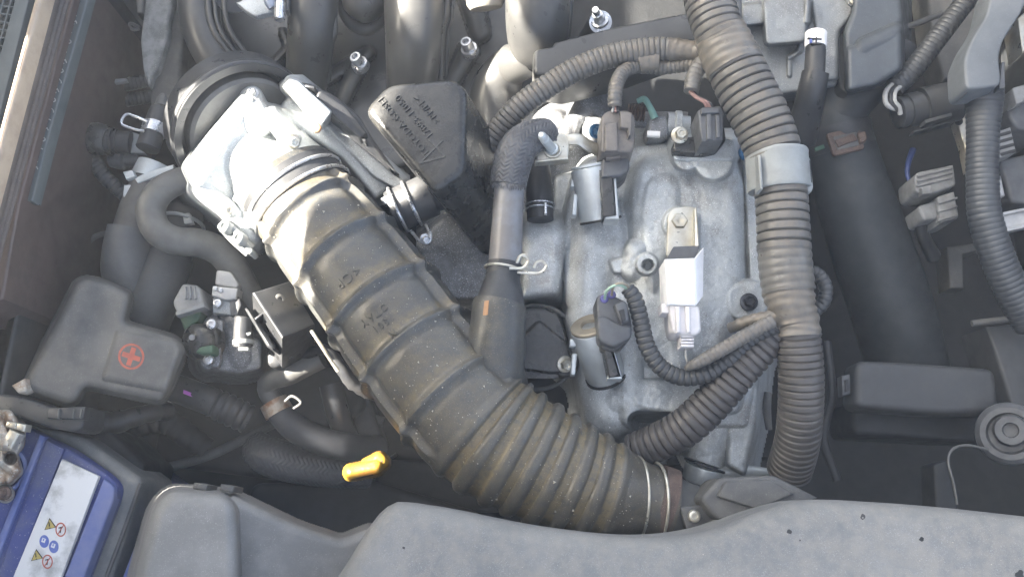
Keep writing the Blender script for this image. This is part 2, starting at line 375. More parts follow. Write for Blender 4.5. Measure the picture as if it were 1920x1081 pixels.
# ================================================================ the bay itself and the raised hood
def sheet(pts, th=.004):
    pts = np.array(pts, float); n = vnorm(np.cross(pts[1]-pts[0], pts[2]-pts[0])); V = np.vstack((pts, pts-n*th)); m = len(pts)
    return V, [tuple(range(m)), tuple(range(2*m-1, m-1, -1))]+[(i, i+m, (i+1) % m+m, (i+1) % m) for i in range(m)]
struct('floor', sheet([(-1.2, -1.0, -.33), (1.2, -1.0, -.33), (1.2, 1.0, -.33), (-1.2, 1.0, -.33)]), DARK)
struct('engine_bay_bulkhead', prism([(150, -60), (290, -60), (300, 120), (220, 300), (190, 640), (20, 800), (-80, 800), (-80, 560), (60, 420)], -150, 60, 6, 30), DARK)
struct('wall_front', sheet([(-.7, -.42, -.33), (.7, -.42, -.33), (.7, -.42, .10), (-.7, -.42, .06)]), DARK)
struct('wall_back', sheet([(-.7, .42, -.33), (.7, .42, -.33), (.7, .42, .12), (-.7, .42, .06)]), DARK)
struct('wall_right', sheet([(.55, -.42, -.33), (.55, .42, -.33), (.55, .42, .15), (.55, -.42, .15)]), DARK)
# unseen hood and cowl, edges shaped so the gap lays the sun patches
HX = -.70; H1 = .343
EDGE = [(-.9, .30), (-.075, .352), (-.05, .375), (-.035, .42), (-.02, .452), (.04, .447), (.095, .457), (.135, .470), (.15, .492), (.18, .509), (.21, .520), (.27, .548), (.5, .548)]
hd = thing('car_hood', 'unseen raised hood at the left, its edge shaped to lay the sun patches', 'hood', -1100, 300, 500)
part(hd, 'panel', sheet([(HX, y, h) for y, h in EDGE]+[(HX+.16, .5, 1.35), (HX+.16, -.9, 1.35)], .012), HOODM)
part(hd, 'stay', (lambda a, b: lathe(a, b, [(0, 10), (1, 10)], 10))(np.array((HX+.03, -.93, .15)), np.array((HX+.16, -.92, 1.2))), HOODM)
cw = thing('cowl', 'unseen panel added as the cowl left of the seal, shaped to block low sun', 'cowl', -1000, 500, -20)  # unseen lower blocker, its top edge shaped to keep low parts unlit
part(cw, 'panel', sheet([(HX, -.9, -.4), (HX, .9, -.4), (HX, .9, .47), (HX, .225, .465), (HX, .195, H1), (HX, -.9, H1)], .01), HOODM)
part(cw, 'ledge', sheet([(HX, -.9, -.04), (-.43, -.9, -.04), (-.43, .9, -.04), (HX, .9, -.04)], .01), HOODM)

# ---------------------------------------------------------------- left edge: grille, seal, stamped flange
gr = thing('cowl_grille', 'grey square mesh grille in the top left corner beside the hood seal', 'grille', 10, 60, 20)
part(gr, 'frame', prism([(38, -40), (64, -40), (-30, 330), (-62, 330)], 22, 8, 1, 0), BODYG)
part(gr, 'backing', prism([(-80, -40), (38, -40), (-62, 330), (-150, 330)], 2, 3, .5, 0), DARK)
bars = []
def gx(y): return 38-.27*(y+40)
for i in range(9):
    o = -14*i-7
    part(gr, 'bar', prism(rad(gx(-40)+o, -40, gx(330)+o, 330, 3.2), 19, 3, .4, 0), BODYG)
for i in range(19):
    y = -30+i*14.5
    part(gr, 'crossbar', prism(rad(gx(y)+1, y, gx(y)-120, y-18, 3.2), 18.4, 3, .4, 0), BODYG)
sl_ = thing('hood_seal', 'long brown rubber hood seal with a lip coloured tan for the sunlit band along the left edge', 'seal', 40, 180, 30)
def ln(x0, y): return x0-.268*y
def lin(x0, z, r): return [(ln(x0, y), y, z, r) for y in range(-60, 640, 60)]
part(sl_, 'sunlit_lip', prism([(ln(62, -60), -60), (ln(77, -60), -60), (ln(77, 600), 600), (ln(62, 600), 600)], 80, 14, 3, 0), LIP)
part(sl_, 'bulb', tube(lin(94, 42, 18), 16, 10, prof=lambda s, th, R, L: (R*(1+.03*np.sin(s*.05)*np.cos(th*2)+.02*np.sin(s*.21)), 0*R)), SEAL)
part(sl_, 'bead', tube(lin(116, 38, 7), 12, 10), SEAL)
part(sl_, 'bead', tube(lin(126, 36, 5), 10, 10), SEAL)
one('painted_body_edge', join(prism([(ln(124, -60), -60), (ln(138, -60), -60), (ln(138, 380), 380), (20, 470), (5, 560), (-60, 600), (ln(124, 600), 600)], 24, 170, 2, 0)), BROWNP,
    'reddish brown painted body edge between the hood seal and the stamped strip', 'body panel')
fl = thing('stamped_flange', 'grey green metal strip stamped with a row of dotted numbers', 'flange', 100, 200, 18)
flg = join(prism([(ln(136, -60), -60), (ln(166, -60), -60), (ln(161, 150), 150), (ln(159, 250), 250), (ln(161, 377), 377), (38, 374), (ln(139, 250), 250)], 16, 9, 1.2, 3),
           prism([(ln(160, -60), -60), (ln(168, -60), -60), (ln(167, 150), 150), (ln(166, 250), 250), (ln(167, 378), 378), (ln(159, 377), 377)], 10, 8, 1.2, 3))
strip = part(fl, 'strip', flg, BODYG)
tx = '~5:2:E2CE2C6596~5.:'
for i, ch in enumerate(tx):
    y = 26+i*18.2; X, Y, Lf, F = text2d(ch, 19, ln(149, y), y, -68, 1, .02)
    if len(F): part(strip, 'stamped_character', drape(X, Y, Lf, F, flg, .25), WIREW)
one('body_rail', prism([(ln(150, -60), -60), (ln(166, -60), -60), (ln(166, 380), 380), (40, 560), (0, 760), (-60, 760), (20, 560)], -6, 140, 3, 0), DARK, 'dark body rail under the stamped strip', 'body rail')
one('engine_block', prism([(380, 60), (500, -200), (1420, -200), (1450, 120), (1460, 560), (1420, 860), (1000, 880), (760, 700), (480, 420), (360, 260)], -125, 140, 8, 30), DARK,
    'near black engine block mass added below the intake hose and cover to stop sunlight', 'engine block')  # mass added so sun through the gap doesn't reach the bay floor
one('hidden_sun_block', prism([(840, -120), (1010, -120), (1015, 330), (930, 380), (850, 330)], -85, 60, 5, 20), DARK, 'unseen dark block added under the resonator box and the air duct to stop sunlight', 'cover')  # hidden block added to stop sun passing under the duct
# ---------------------------------------------------------------- bottom: grey shroud, air box piece
_o = np.array([(706, 962), (738, 940), (790, 945), (850, 955), (1000, 985), (1150, 1004), (1250, 1005), (1340, 991), (1430, 958), (1520, 936), (1650, 940), (1780, 950), (1920, 965), (2100, 985)], float)
_o = [tuple(q[:2]) for q in spline(np.hstack((_o, np.zeros((len(_o), 1)))), 70)]
sg = prism(_o+[(2100, 1400), (420, 1400), (560, 1185), (640, 1062), (688, 985)], 82, 60, 12, 0, seg=7)
shr = thing('radiator_shroud', 'broad grained grey plastic cover across the bottom right, spotted with dark specks', 'cover', 1300, 1060, 80)
sgo = part(shr, 'cover', sg, SHROUD)
for x, y, r in ((1618, 968, 6), (1480, 996, 5), (1728, 1010, 5), (1912, 1076, 9), (757, 1026, 3), (1500, 1012, 2)):
    bl = [(x+r*random.uniform(.6, 1.15)*math.cos(a), y+r*random.uniform(.6, 1.1)*math.sin(a)) for a in np.linspace(0, 6.28, 11, endpoint=False)]
    part(shr, 'dark_speck', flat([bl], sg, .12), BLACKP)
DUCTM = M('dusty_duct_plastic', (.165, .163, .158), (.21, .206, .197), 40, .6, 0, .3, 1300, (.4, .39, .37), .04, 1900)
ab = thing('air_intake_duct', 'dusty grey plastic duct with a dark sloping side beside the blue battery', 'duct', 380, 1000, 50)
part(ab, 'body', field((205, 880, 740, 1120), 1.5, -30, [
    hpoly([(215, 1250), (252, 1075), (288, 950), (318, 918), (420, 926), (444, 950), (455, 1250)], 56, 26, rc=24, sl=6),
    hpoly([(430, 925), (560, 985), (640, 1010), (700, 985), (760, 1250), (430, 1250)], 18, 20, rc=14, gx=-.06)], 8), DUCTM)
for x, y in ((375, 912), (425, 915)): part(ab, 'clip', prism(rect(x, y, 26, 12, 12), 22, 20, 1, 2), CASE)
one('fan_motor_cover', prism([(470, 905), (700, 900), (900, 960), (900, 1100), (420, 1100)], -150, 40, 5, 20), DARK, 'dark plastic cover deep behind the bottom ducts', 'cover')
# ================================================================ ribbed intake hose
RIBS = [96, 200, 312, 416, 520]
B0, B1, BP = 585, 850, 37.
def hoseprof(s, th, R, L):
    q = R.copy(); d = np.zeros_like(R); tt = (th+math.pi) % (2*math.pi)-math.pi
    body = np.clip((s-55)/15, 0, 1)*np.clip((B0-s)/20, 0, 1)
    wob = 10*np.cos(tt*1.3)
    for r in RIBS:
        e = np.exp(-((s-r+wob)/7.)**2); q += R*.072*e*body
        q -= R*.024*np.exp(-((s-r+wob-16)/9.)**2)*body
        d = np.maximum(d, .8*np.exp(-((s-r+wob+18)/10.)**2)*body)
    for a in (-.95, 1.02, 2.3, -2.3):
        q += R*.070*np.exp(-((tt-a)/.06)**2)*body
        q -= R*.030*np.exp(-((tt-a+np.sign(a)*.13)/.07)**2)*body
    be = np.clip((s-B0+10)/20, 0, 1)*np.clip((B1-s)/14, 0, 1)
    c = .5+.5*np.cos((s-B0)/BP*2*math.pi); c = np.where(c > .25, 1-(1-(c-.25)/.75)**2, 0)
    q += R*(.085*c-.02)*be; d = np.maximum(d, be*(c < .25)*1.3)
    d = np.maximum(d, .25*np.clip((s-300)/200, 0, 1)*np.ones_like(R))
    return q, d
ih = thing('intake_hose', 'big black ribbed rubber intake hose running diagonally from the sunlit throttle body', 'hose', 760, 640, -20)
HP = [(536, 338, 2, 96), (572, 388, 2, 100), (622, 448, 2, 108), (700, 546, 4, 114), (772, 645, 6, 118), (842, 735, 8, 119), (915, 810, 8, 116), (1000, 862, 6, 110), (1080, 900, 3, 102), (1150, 926, 0, 90), (1200, 940, -3, 74), (1250, 955, -6, 72)]
hg = tube(HP, 200, 3, prof=hoseprof); hb = part(ih, 'hose_body', hg, RUBBER)
br = tube([(918, 725, 2, 76), (925, 690, 18, 60), (930, 640, 26, 56), (934, 605, 30, 52), (936, 573, 32, 51), (937, 568, 32, 49)], 32, 5); part(ih, 'branch_neck', br, RUBBER)
part(ih, 'paint_mark', flat([[(909, 564), (917, 563), (915, 590), (906, 591)]], br, .4), ORANGE)
for t, x, y, a in (('<CR', 652, 520, 218), ('OTAY', 702, 590, 218), ('1801', 718, 606, 218), ('N', 736, 625, 218)):
    X, Y, Lf, F = text2d(t, 26 if t == '<CR' else 20, x, y, a, 1.25); part(hb, 'moulded_letters', drape(X, Y, Lf, F, hg, .8), RUBBER)
a0 = P(*HP[0][:3]); a1 = P(*HP[2][:3]); ax = vnorm(a1-a0)
cl = thing('hose_clamp', 'grey band clamp tightening the top cuff of the big hose', 'clamp', 545, 350, 35)
for d, R in ((.012, 101), (.022, 102)): part(cl, 'wire', ring(a0+ax*d, ax, R, 3.6, 90), STEEL)
part(cl, 'band', lathe(a0+ax*.005, a0+ax*.024, [(0, 98.5), (.02, 99.6), (.98, 99.6), (1, 98.5)], 90), RUBB2)
for x, y in ((426, 428), (452, 450)): part(cl, 'screw', screw(x, y, 16, 13, 5, (-.3, .2, 1)), CLIPG)
part(cl, 'screw_barrel', tube([(418, 420, 10, 12), (440, 446, 10, 12), (470, 470, 6, 14)], 14), CLIPG)
part(cl, 'tangs', join(prism(rect(440, 432, 34, 12, 40), 18, 14, 1.5, 4), prism(rect(462, 462, 30, 12, 50), 14, 14, 1.5, 4)), CLIPG)
e0 = P(1200, 940, -3); e1 = P(1250, 955, -6); ea = vnorm(e1-e0+np.array((0, .004, 0)))
c2 = thing('outlet_clamp', 'rusty clamp with two pale wires on the lower end of the big hose', 'clamp', 1220, 940, 20)
part(c2, 'wire', ring(P(1193, 934, -3), ea, 77, 3, 70), ZINC); part(c2, 'wire', ring(P(1228, 944, -5), ea, 76, 3, 70), ZINC)
part(c2, 'band', lathe(P(1222, 942, -5), P(1248, 952, -6), [(0, 74), (0, 75), (1, 75.5), (1, 73)], 60), RUST)
mf = thing('air_flow_sensor', 'black plastic sensor box at the end of the big hose behind the grey cover', 'sensor', 1400, 940, 10)
part(mf, 'duct', tube([(1240, 953, -8, 66), (1300, 975, -10, 64), (1360, 1000, -14, 62)], 40, 6), GREYHOSE)
part(mf, 'box', prism([(1312, 934), (1350, 894), (1452, 890), (1535, 932), (1500, 960), (1400, 985), (1340, 972)], 34, 40, 3, 10), CASE)
part(mf, 'lid', prism([(1345, 930), (1360, 902), (1445, 898), (1490, 925), (1420, 955)], 37, 5, 1.5, 6), CASE)
part(mf, 'flange', prism([(1275, 950), (1320, 945), (1350, 985), (1290, 1000)], 20, 12, 1, 6), CASE)
part(mf, 'screw', screw(1301, 967, 20, 12, 3), ZINC)
# ================================================================ throttle body
tb = thing('throttle_body', 'sunlit cast aluminium throttle body with bolted square flange above the big hose', 'throttle body', 500, 280, 0)
part(tb, 'housing', field((335, 140, 770, 480), 2, -75, [
    hpoly([(343, 314), (352, 300), (452, 176), (478, 184), (372, 352), (358, 345)], 18, 5, rc=8),
    hpoly([(366, 345), (474, 190), (540, 205), (630, 290), (600, 380), (470, 430), (410, 400)], -4, 8, rc=14, gx=-.17, gy=-.15),
    hcap(478, 300, -6, 66, 528, 352, 0, 97), hcap(500, 310, -2, 92, 565, 375, 0, 97, butt=True),
    hcap(470, 182, 10, 22, 486, 230, 12, 26), hcap(510, 220, 24, 17, 546, 262, 30, 15),
    hcap(372, 352, 4, 20, 426, 392, 6, 17), hcap(426, 392, 6, 17, 470, 440, -2, 22),
    hpoly([(520, 215), (548, 168), (745, 345), (705, 375), (640, 295)], -8, 12, rc=6, gx=-.12),
    hpoly([(531, 163), (543, 147), (560, 152), (622, 210), (606, 232)], 30, 4, rc=4, gx=-.05), hpoly([(590, 215), (610, 200), (757, 340), (748, 358), (700, 330)], -10, 4, rc=4, gx=-.06)], 8), ALUM)
part(tb, 'bolt', bolt(548, 264, 33, 14, 7, (.5, -.5, .75)), ZINC); part(tb, 'bolt', bolt(428, 394, 12, 12, 6, (.4, -.3, .85)), ZINC)
part(tb, 'bolt', bolt(474, 176, 17, 12, 5), ALUMB)
part(tb, 'actuator_cover', join(prism([(553, 153, 26), (580, 156, 24), (625, 178, 18), (672, 215, 10), (700, 262, 2), (752, 335, -14), (744, 334, -13)], 24, 70, 3, 8), prism([(600, 168, 28), (650, 200, 20), (690, 250, 10), (676, 262, 10), (630, 222, 18), (590, 182, 27)], 33, 12, 2, 6)), PLAST)
for i in range(5): part(tb, 'cover_rib', prism(rad(572+i*26, 160+i*24, 590+i*24, 150+i*25+14, 5), 30-i*5.5, 20, .8, 1), PLAST)
part(tb, 'yellow_seal_mark', prism([(585, 233), (597, 228), (603, 238), (598, 247), (588, 247)], 36, 2, 1, 3), ORANGE)
# round plenum flange behind it
pl = thing('plenum_flange', 'large round dark ring of the manifold inlet behind the throttle body', 'flange', 450, 250, -30)
pc = P(470, 255, -12); pa = vnorm(np.array((.62, -.72, .45)))
part(pl, 'ring', join(ring(pc-pa*.012, pa, 128, 10, 80, 12), lathe(pc-pa*.03, pc-pa*.002, [(0, 132), (.8, 132), (.8, 118), (.4, 112), (.4, 100)], 70)), PLAST)
part(pl, 'hub', lathe(pc-pa*.03, pc-pa*.006, [(0, 104), (.9, 104), (1, 98)], 60), GREYHOSE)
# ================================================================ resonator box
LETT = M('moulded_lettering', (.05, .05, .047), None, 60, .3)  # lighter than the box: dusty edges plus caught light put in the colour
rs = thing('resonator_box', 'black plastic resonator box with raised maker lettering and triangle mark', 'resonator', 790, 260, 10)
rg = prism([(679, 206, 52), (725, 156, 53), (850, 144, 58), (876, 166, 58), (872, 322, 58), (814, 362, 54)], 56, 92, 5.5, 12, vec=(.36, -.22, -1), seg=5)
rbx = part(rs, 'box', rg, GLOSSP)
for t, x, y, sz in (('TOYODA-GOSEI', 758, 238, 15.5), ('17893-11050', 777, 219, 15.5), ('>PP/PE<', 801, 205, 15.5)):
    X, Y, Lf, F = text2d(t, sz*1.2, x, y, 130, 1.02); part(rbx, 'maker_lettering', drape(X, Y, Lf, F, rg, 1.0), LETT)
tri = rad(788, 306, 832, 293, 3)+[]; part(rbx, 'triangle_mark', join(flat([rad(787, 306, 834, 294, 3.4)], rg, .7), flat([rad(834, 294, 812, 268, 3.4)], rg, .74), flat([rad(787, 306, 831, 263, 3.4)], rg, .78), flat([rad(806, 262, 816, 274, 3.4)], rg, .7)), LETT)
part(rs, 'outlet', tube([(838, 352, 5, 36), (800, 368, 5, 36), (760, 392, 3, 36)], 28), RUBB2)
rc_ = thing('resonator_hose', 'short black rubber joint under the resonator box with steel spring clamp', 'hose', 760, 395, 0)
part(rc_, 'sleeve', lathe(P(810, 364, 5), P(735, 398, 3), [(0, 39), (.03, 41), (.95, 41), (1, 38)], 36), RUBB2)
cax = P(735, 398, 3)-P(810, 364, 5)
for x, y in ((772, 381), (746, 393)): part(rc_, 'clamp_wire', ring(P(x, y, 4), cax, 43.5, 3.3, 60), STEEL)
part(rc_, 'clamp_bridge', prism([(712, 372), (736, 360), (743, 372), (722, 384)], 17, 6, 1, 4), STEEL)
part(rc_, 'clamp_loop', tube([(770, 432, 6, 3.5), (786, 450, 6, 3.5), (803, 455, 6, 3.5), (807, 440, 6, 3.5), (798, 420, 7, 3.5)], 8, 4), STEEL)
part(rc_, 'clamp_screw', bolt(796, 446, 8, 9, 5, (.3, -.5, .8)), STEEL)
# ================================================================ breather pipe
bp_ = thing('breather_pipe', 'shiny dark metal breather pipe rising from the big hose to a braided sleeve', 'pipe', 950, 430, 20)
part(bp_, 'cone', lathe(P(937, 572, 32), P(944, 512, 32), [(0, 47), (.15, 45), (.9, 32), (1, 30)], 36), RUBB2)
part(bp_, 'sleeve', lathe(P(943, 518, 31), P(946, 494, 31), [(0, 30), (0, 33), (1, 33), (1, 30)], 36), RUBB2)
part(bp_, 'pipe', tube([(945, 500, 31, 30), (948, 470, 31, 30.5), (951, 420, 32, 29.5), (954, 370, 33, 28.5), (958, 320, 34, 28), (970, 280, 33, 27), (1000, 258, 28, 26), (1030, 250, 20, 25)], 36, 6), M('brown_steel_pipe', (.15, .14, .135), (.20, .205, .215), 28, .42, .1, .05, 900, rn=.08))
def braid(n, m, amp):
    def f(s, th, R, L):
        u = th*n/ (2*math.pi); v = s/m; a = (np.floor(u)+np.floor(v)) % 2
        h = np.abs(np.sin(math.pi*(v+u*.5*0+((u % 1)*(np.where(np.floor(u) % 2 == 0, 1, -1))))))
        return R*(1-amp+amp*2*h), 0*R+.0
    return f
bs = thing('braided_sleeving', 'black woven heat sleeve with frayed end on the breather pipe', 'sleeve', 965, 300, 35)
part(bs, 'sleeve', tube([(952, 350, 33, 33), (957, 322, 34, 35), (964, 296, 35, 36), (976, 272, 34, 34), (1000, 256, 29, 31), (1025, 250, 22, 28)], 144, 1.2, prof=braid(22, 8.5, .035)), BRAID)
fr = []
for i in range(46):
    x = random.uniform(918, 986); y = 346+random.uniform(-3, 3)+(x-950)*.05; zz = 33+11*math.sqrt(max(0, 1-((x-952)/36)**2))+.5
    fr.append(tube([(x, y, zz, .9), (x+random.uniform(-4, 4), y+random.uniform(3, 9), zz+random.uniform(0, 2), .6)], 5, 4))
fo = part(bs, 'frayed_threads', join(*fr), BRAID); fo['kind'] = 'stuff'
sc_ = thing('spring_clamp', 'pale wire spring clamp with two curled ends on the breather pipe', 'clamp', 950, 503, 30)
sa = P(948, 490, 31)-P(944, 515, 31)
part(sc_, 'ring', ring(P(944, 505, 31), sa, 34.5, 2.7, 50), ZINC); 
part(sc_, 'curl', tube([(955, 503, 46, 3), (980, 502, 46, 3), (990, 490, 47, 3), (984, 479, 48, 3), (975, 480, 48, 3), (969, 493, 47, 3)], 8, 3), ZINC)
part(sc_, 'curl', tube([(970, 510, 44, 3), (1010, 512, 44, 3), (1024, 500, 45, 3), (1018, 490, 46, 3), (1006, 492, 46, 3), (1001, 502, 45, 3)], 8, 3), ZINC)
# ================================================================ engine front: head, cover, solenoids
en = thing('engine_cover', 'speckled cast aluminium engine cover with bosses in the middle right', 'engine cover', 1280, 520, -30)
eng = field((970, 240, 1460, 935), 2, -120, [
    hpoly([(1078, 330), (1100, 300), (1180, 276), (1255, 266), (1395, 262), (1412, 300), (1425, 420), (1440, 520), (1452, 590), (1440, 640), (1415, 720), (1400, 800), (1290, 800), (1180, 775), (1110, 740), (1088, 650), (1060, 560), (1060, 400)], -18, 12),
    hpoly([(1192, 300), (1300, 287), (1372, 290), (1390, 340), (1393, 560), (1372, 640), (1340, 692), (1215, 692), (1186, 600), (1182, 380)], 4, 30, rc=45, sl=1.2),
    hpoly([(1215, 330), (1262, 320), (1280, 360), (1262, 470), (1225, 560), (1205, 520), (1200, 380)], 7, 20, rc=30, sl=.5),
    hpoly([(1392, 268), (1413, 268), (1430, 430), (1450, 560), (1432, 605), (1408, 560), (1400, 400)], -7, 5, rc=8),
    hcap(1118, 420, -22, 48, 1108, 575, -24, 42), hcap(1106, 600, -25, 46, 1146, 770, -36, 54),
    hcap(1166, 560, -12, 30, 1186, 775, -20, 26), hcap(1150, 420, -16, 26, 1170, 560, -14, 28),
    hcap(1192, 468, 2, 20, 1186, 505, -2, 22), hcyl(1213, 495, 20, 14, 4), ccyl(1215, 497, 8, 0),
    hpoly([(1142, 488), (1180, 480), (1180, 512), (1150, 512)], 2, 6), hcap(1090, 480, -28, 22, 1086, 545, -30, 20),
    hcyl(1288, 292, 27, 22, 6), hcyl(1338, 300, 37, 22, 7), hpoly([(1262, 262), (1375, 262), (1378, 300), (1262, 300)], 24, 4),
    hball(1268, 674, -3, 38), hcyl(1403, 565, 40, 4, 8), hcyl(1275, 420, 32, 14, 5), hpoly([(1245, 415), (1312, 400), (1312, 470), (1250, 480)], 10, 8),
    hpoly([(1182, 712), (1405, 700), (1388, 772), (1300, 786), (1188, 764)], -10, 12, rc=16), hball(1162, 746, -22, 28), hball(1150, 700, -20, 20),
    hball(1100, 728, -48, 20), hball(1104, 770, -55, 22), hcap(1150, 765, -48, 50, 1195, 850, -62, 42),
    cpoly([(1195, 790), (1300, 796), (1290, 850), (1215, 850)], -95),
    hcap(1352, 780, -38, 46, 1322, 868, -42, 38, butt=True), hpoly([(1372, 690), (1424, 690), (1416, 800), (1396, 890), (1362, 872)], -22, 10),
    hpoly([(978, 430), (986, 411), (1048, 409), (1062, 432), (1046, 553), (976, 560)], -12, 20, rc=8, sl=2),
    hpoly([(1040, 330), (1085, 320), (1085, 570), (1040, 570)], -50, 8),
    hpoly([(1405, 640), (1440, 640), (1425, 760), (1400, 860)], -45, 10)], 5, .9)
enc = part(en, 'casting', eng, ALUM)
part(en, 'black_gasket', ring(P(1322, 872, -42), P(1322, 872, -42)-P(1345, 800, -38), 38.5, 2.5, 40), RUBB2)
part(en, 'drain_cap', lathe(P(1322, 872, -42), P(1314, 905, -46), [(0, 37), (.1, 38), (.85, 36), (1, 28)], 36), GALV)
part(en, 'drain_pipe', tube([(1345, 885, -40, 15), (1400, 884, -40, 13), (1450, 886, -42, 7), (1480, 890, -44, 6)], 16), GALV)
part(en, 'bolt', bolt(1404, 566, 6, 17, 5), BOLTK); part(en, 'bolt', bolt(1272, 418, 17, 22, 6, (0, 0, 1), .5), ZINC)
part(en, 'side_bolt', bolt(1395, 288, -2, 13, 6, (.6, 0, .8)), BOLTB)
hd2 = thing('cylinder_head', 'darker dusty aluminium head casting behind the bracket and braided sleeve', 'cylinder head', 1040, 270, -60)
hdg = field((780, 130, 1290, 600), 3, -150, [
    hpoly([(775, 455), (835, 402), (905, 412), (985, 405), (985, 562), (850, 562), (800, 500)], -42, 8),
    hpoly([(945, 250), (960, 220), (1010, 200), (1120, 150), (1135, 200), (1130, 330), (1080, 420), (960, 420)], -60, 14),
    hcap(1040, 240, -48, 34, 985, 290, -52, 40), hcap(1100, 160, -45, 24, 1120, 260, -50, 26), hcyl(1068, 155, 26, -34, 8), hcyl(1118, 245, 24, -34, 6),
    hpoly([(980, 350), (1080, 330), (1085, 420), (985, 420)], -62, 6), hcap(1095, 190, -44, 14, 1060, 260, -46, 20),
    hpoly([(1180, 225), (1290, 225), (1290, 280), (1180, 280)], -60, 6)], 8, 1.2)
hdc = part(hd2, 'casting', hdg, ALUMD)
part(hd2, 'plug', lathe(P(1070, 156, -30), P(1070, 158, -26), [(0, 14), (.6, 14), (1, 11)], 24), STEEL)
part(hd2, 'bolt', bolt(1117, 246, -30, 14, 6, (.5, -.3, .8)), BOLTB)
cs = thing('cam_sensor_cover', 'black plastic half round cover bolted on below the breather pipe', 'cover', 1030, 630, -20)
part(cs, 'cover', field((950, 560, 1100, 710), 1.6, -70, [hcyl(1005, 650, 74, -14, 10), hpoly([(1010, 600), (1060, 640), (1085, 690), (1040, 700), (960, 690), (960, 650)], -10, 5), cpoly([(1140, 560), (1140, 720), (1085, 700), (1060, 610), (1040, 560)], -40), hcyl(1060, 682, 24, -12, 5)], 3), GLOSSP)
part(cs, 'rim', ring(P(1005, 650, -26), (0, 0, 1), 80, 4, 60), CASE); part(cs, 'bolt', bolt(1059, 682, -10, 16, 6, (.3, -.3, 1)), ZINC)
one('vacuum_hose_stub', join(tube([(1008, 300, -20, 22), (1010, 340, -10, 24), (1012, 375, -4, 25), (1013, 412, -4, 25)], 28)), RUBB2, 'short black vertical hose stub between the breather pipe and the silver can', 'hose')
vs = thing('hose_spring_clip', 'thin steel wire clip round the black hose stub', 'clip', 1013, 390, 0)
for y in (385, 393): part(vs, 'wire', ring(P(1012.5, y, -4), P(1013, 412, -4)-P(1012, 375, -4), 26.5, 1.6, 40), STEEL)
part(vs, 'tab', prism(rect(1023, 390, 5, 22), 8, 3, .6, 2), STEEL)
# solenoids
def solenoid(name, label, top, bot, cap, slot):
    t = thing(name, label, 'solenoid', *top)
    a, b = P(*top), P(*bot)
    part(t, 'can', lathe(a, b, [(0, 33), (.02, 38), (.04, 38.5), (.97, 38.5), (1, 37), (1, 30)], 48), GALV)
    part(t, 'gasket', lathe(a+(b-a)*.985, a+(b-a)*1.03, [(0, 39.5), (1, 39.5)], 40), BLACKP)
    d = vnorm(a-b)
    part(t, 'end_plate', lathe(a, a+d*.002, [(0, 37), (.7, 37), (1, 35), (1, 17), (0, 15), (-.5, 10), (-2, 9)], 40), cap)
    part(t, 'plastic_insert', prism(slot, top[2]+13, 14, 1, 3), GLOSSP)
    x0, x1 = slot[1], slot[2]
    part(t, 'edge_rail', prism([(x0[0]+1, x0[1]), (x0[0]+6, x0[1]), (x1[0]+7, x1[1]+8), (x1[0]-20, x1[1]+8), (x1[0]-20, x1[1]+1), (x1[0]+1, x1[1]+1)], top[2]+11, 14, .8, 1), GALV)
    part(t, 'lug', join(prism(rect(top[0]-32, top[1]+30, 12, 14, 5), top[2]-2, 8, 1, 2), prism(rect(top[0]-30, top[1]+70, 9, 40, 5), top[2]-2, 8, 1, 2)), GALV)
    return t
solenoid('oil_control_solenoid', 'silver solenoid can below the zinc bracket, its plain end plate hidden', (1108, 313, 12), (1126, 412, 0), GALV, [(1124, 318), (1148, 318), (1154, 402), (1131, 406)])
solenoid('oil_control_solenoid', 'silver solenoid can with a tan end plate beside the lower black connector', (1106, 612, 12), (1136, 704, -14), TANC, [(1126, 620), (1146, 655), (1160, 702), (1142, 708)])
bk = thing('zinc_bracket', 'yellowish zinc bracket with a threaded stud above the silver solenoid', 'bracket', 1035, 280, 10)
part(bk, 'plate', prism([(1005, 302), (1006, 262), (1022, 252), (1058, 249), (1068, 262), (1066, 296), (1058, 300)], 26, 3.5, 1, 5), ZINC)
part(bk, 'lip', prism([(1003, 304), (1066, 298), (1065, 294), (1003, 299)], 28, 8, .6, 1), ZINC)
part(bk, 'arm', tube([(1064, 262, 24, 12), (1085, 262, 24, 13), (1105, 274, 20, 13), (1140, 290, 10, 13)], 14, 4, prof=lambda s, th, R, L: (R*(1-.55*np.abs(np.cos(th))), 0*R)), ZINC)
part(bk, 'stud', lathe(P(1036, 280, 28), P(1014, 252, 48), [(0, 12), (.05, 12), (.06, 9), (.7, 9), (.72, 8), (.9, 8), (.95, 6), (1, 5)], 20), GALV)
part(bk, 'collar', ring(P(1036, 280, 27), (0, 0, 1), 15, 3, 30), ZINC)
# ================================================================ connectors on the engine
c1 = thing('coil_connector', 'dusty brown grey connector plugged in above the upper silver solenoid', 'connector', 1157, 250, 30)
part(c1, 'housing', prism([(1128, 215), (1142, 206), (1178, 206), (1190, 216), (1191, 270), (1186, 285), (1126, 285)], 38, 26, 1.6, 4, grow=.03), CONB)
part(c1, 'latch', prism([(1163, 208), (1185, 210), (1186, 238), (1184, 254), (1178, 256), (1177, 240), (1163, 238)], 43, 8, 1.2, 3), CONB)
part(c1, 'front_rib', prism([(1134, 230), (1158, 228), (1160, 283), (1134, 283)], 41, 6, 1.5, 3), CONB)
part(c1, 'collar', prism([(1136, 284), (1164, 284), (1164, 297), (1136, 297)], 32, 16, 1, 2), CONB)
part(c1, 'socket', prism([(1128, 296), (1178, 286), (1182, 315), (1165, 330), (1128, 332)], 27, 26, 2, 4), CONG)
c2_ = thing('solenoid_connector', 'dark grey two wire connector plugged into the lower solenoid', 'connector', 1150, 600, 25)
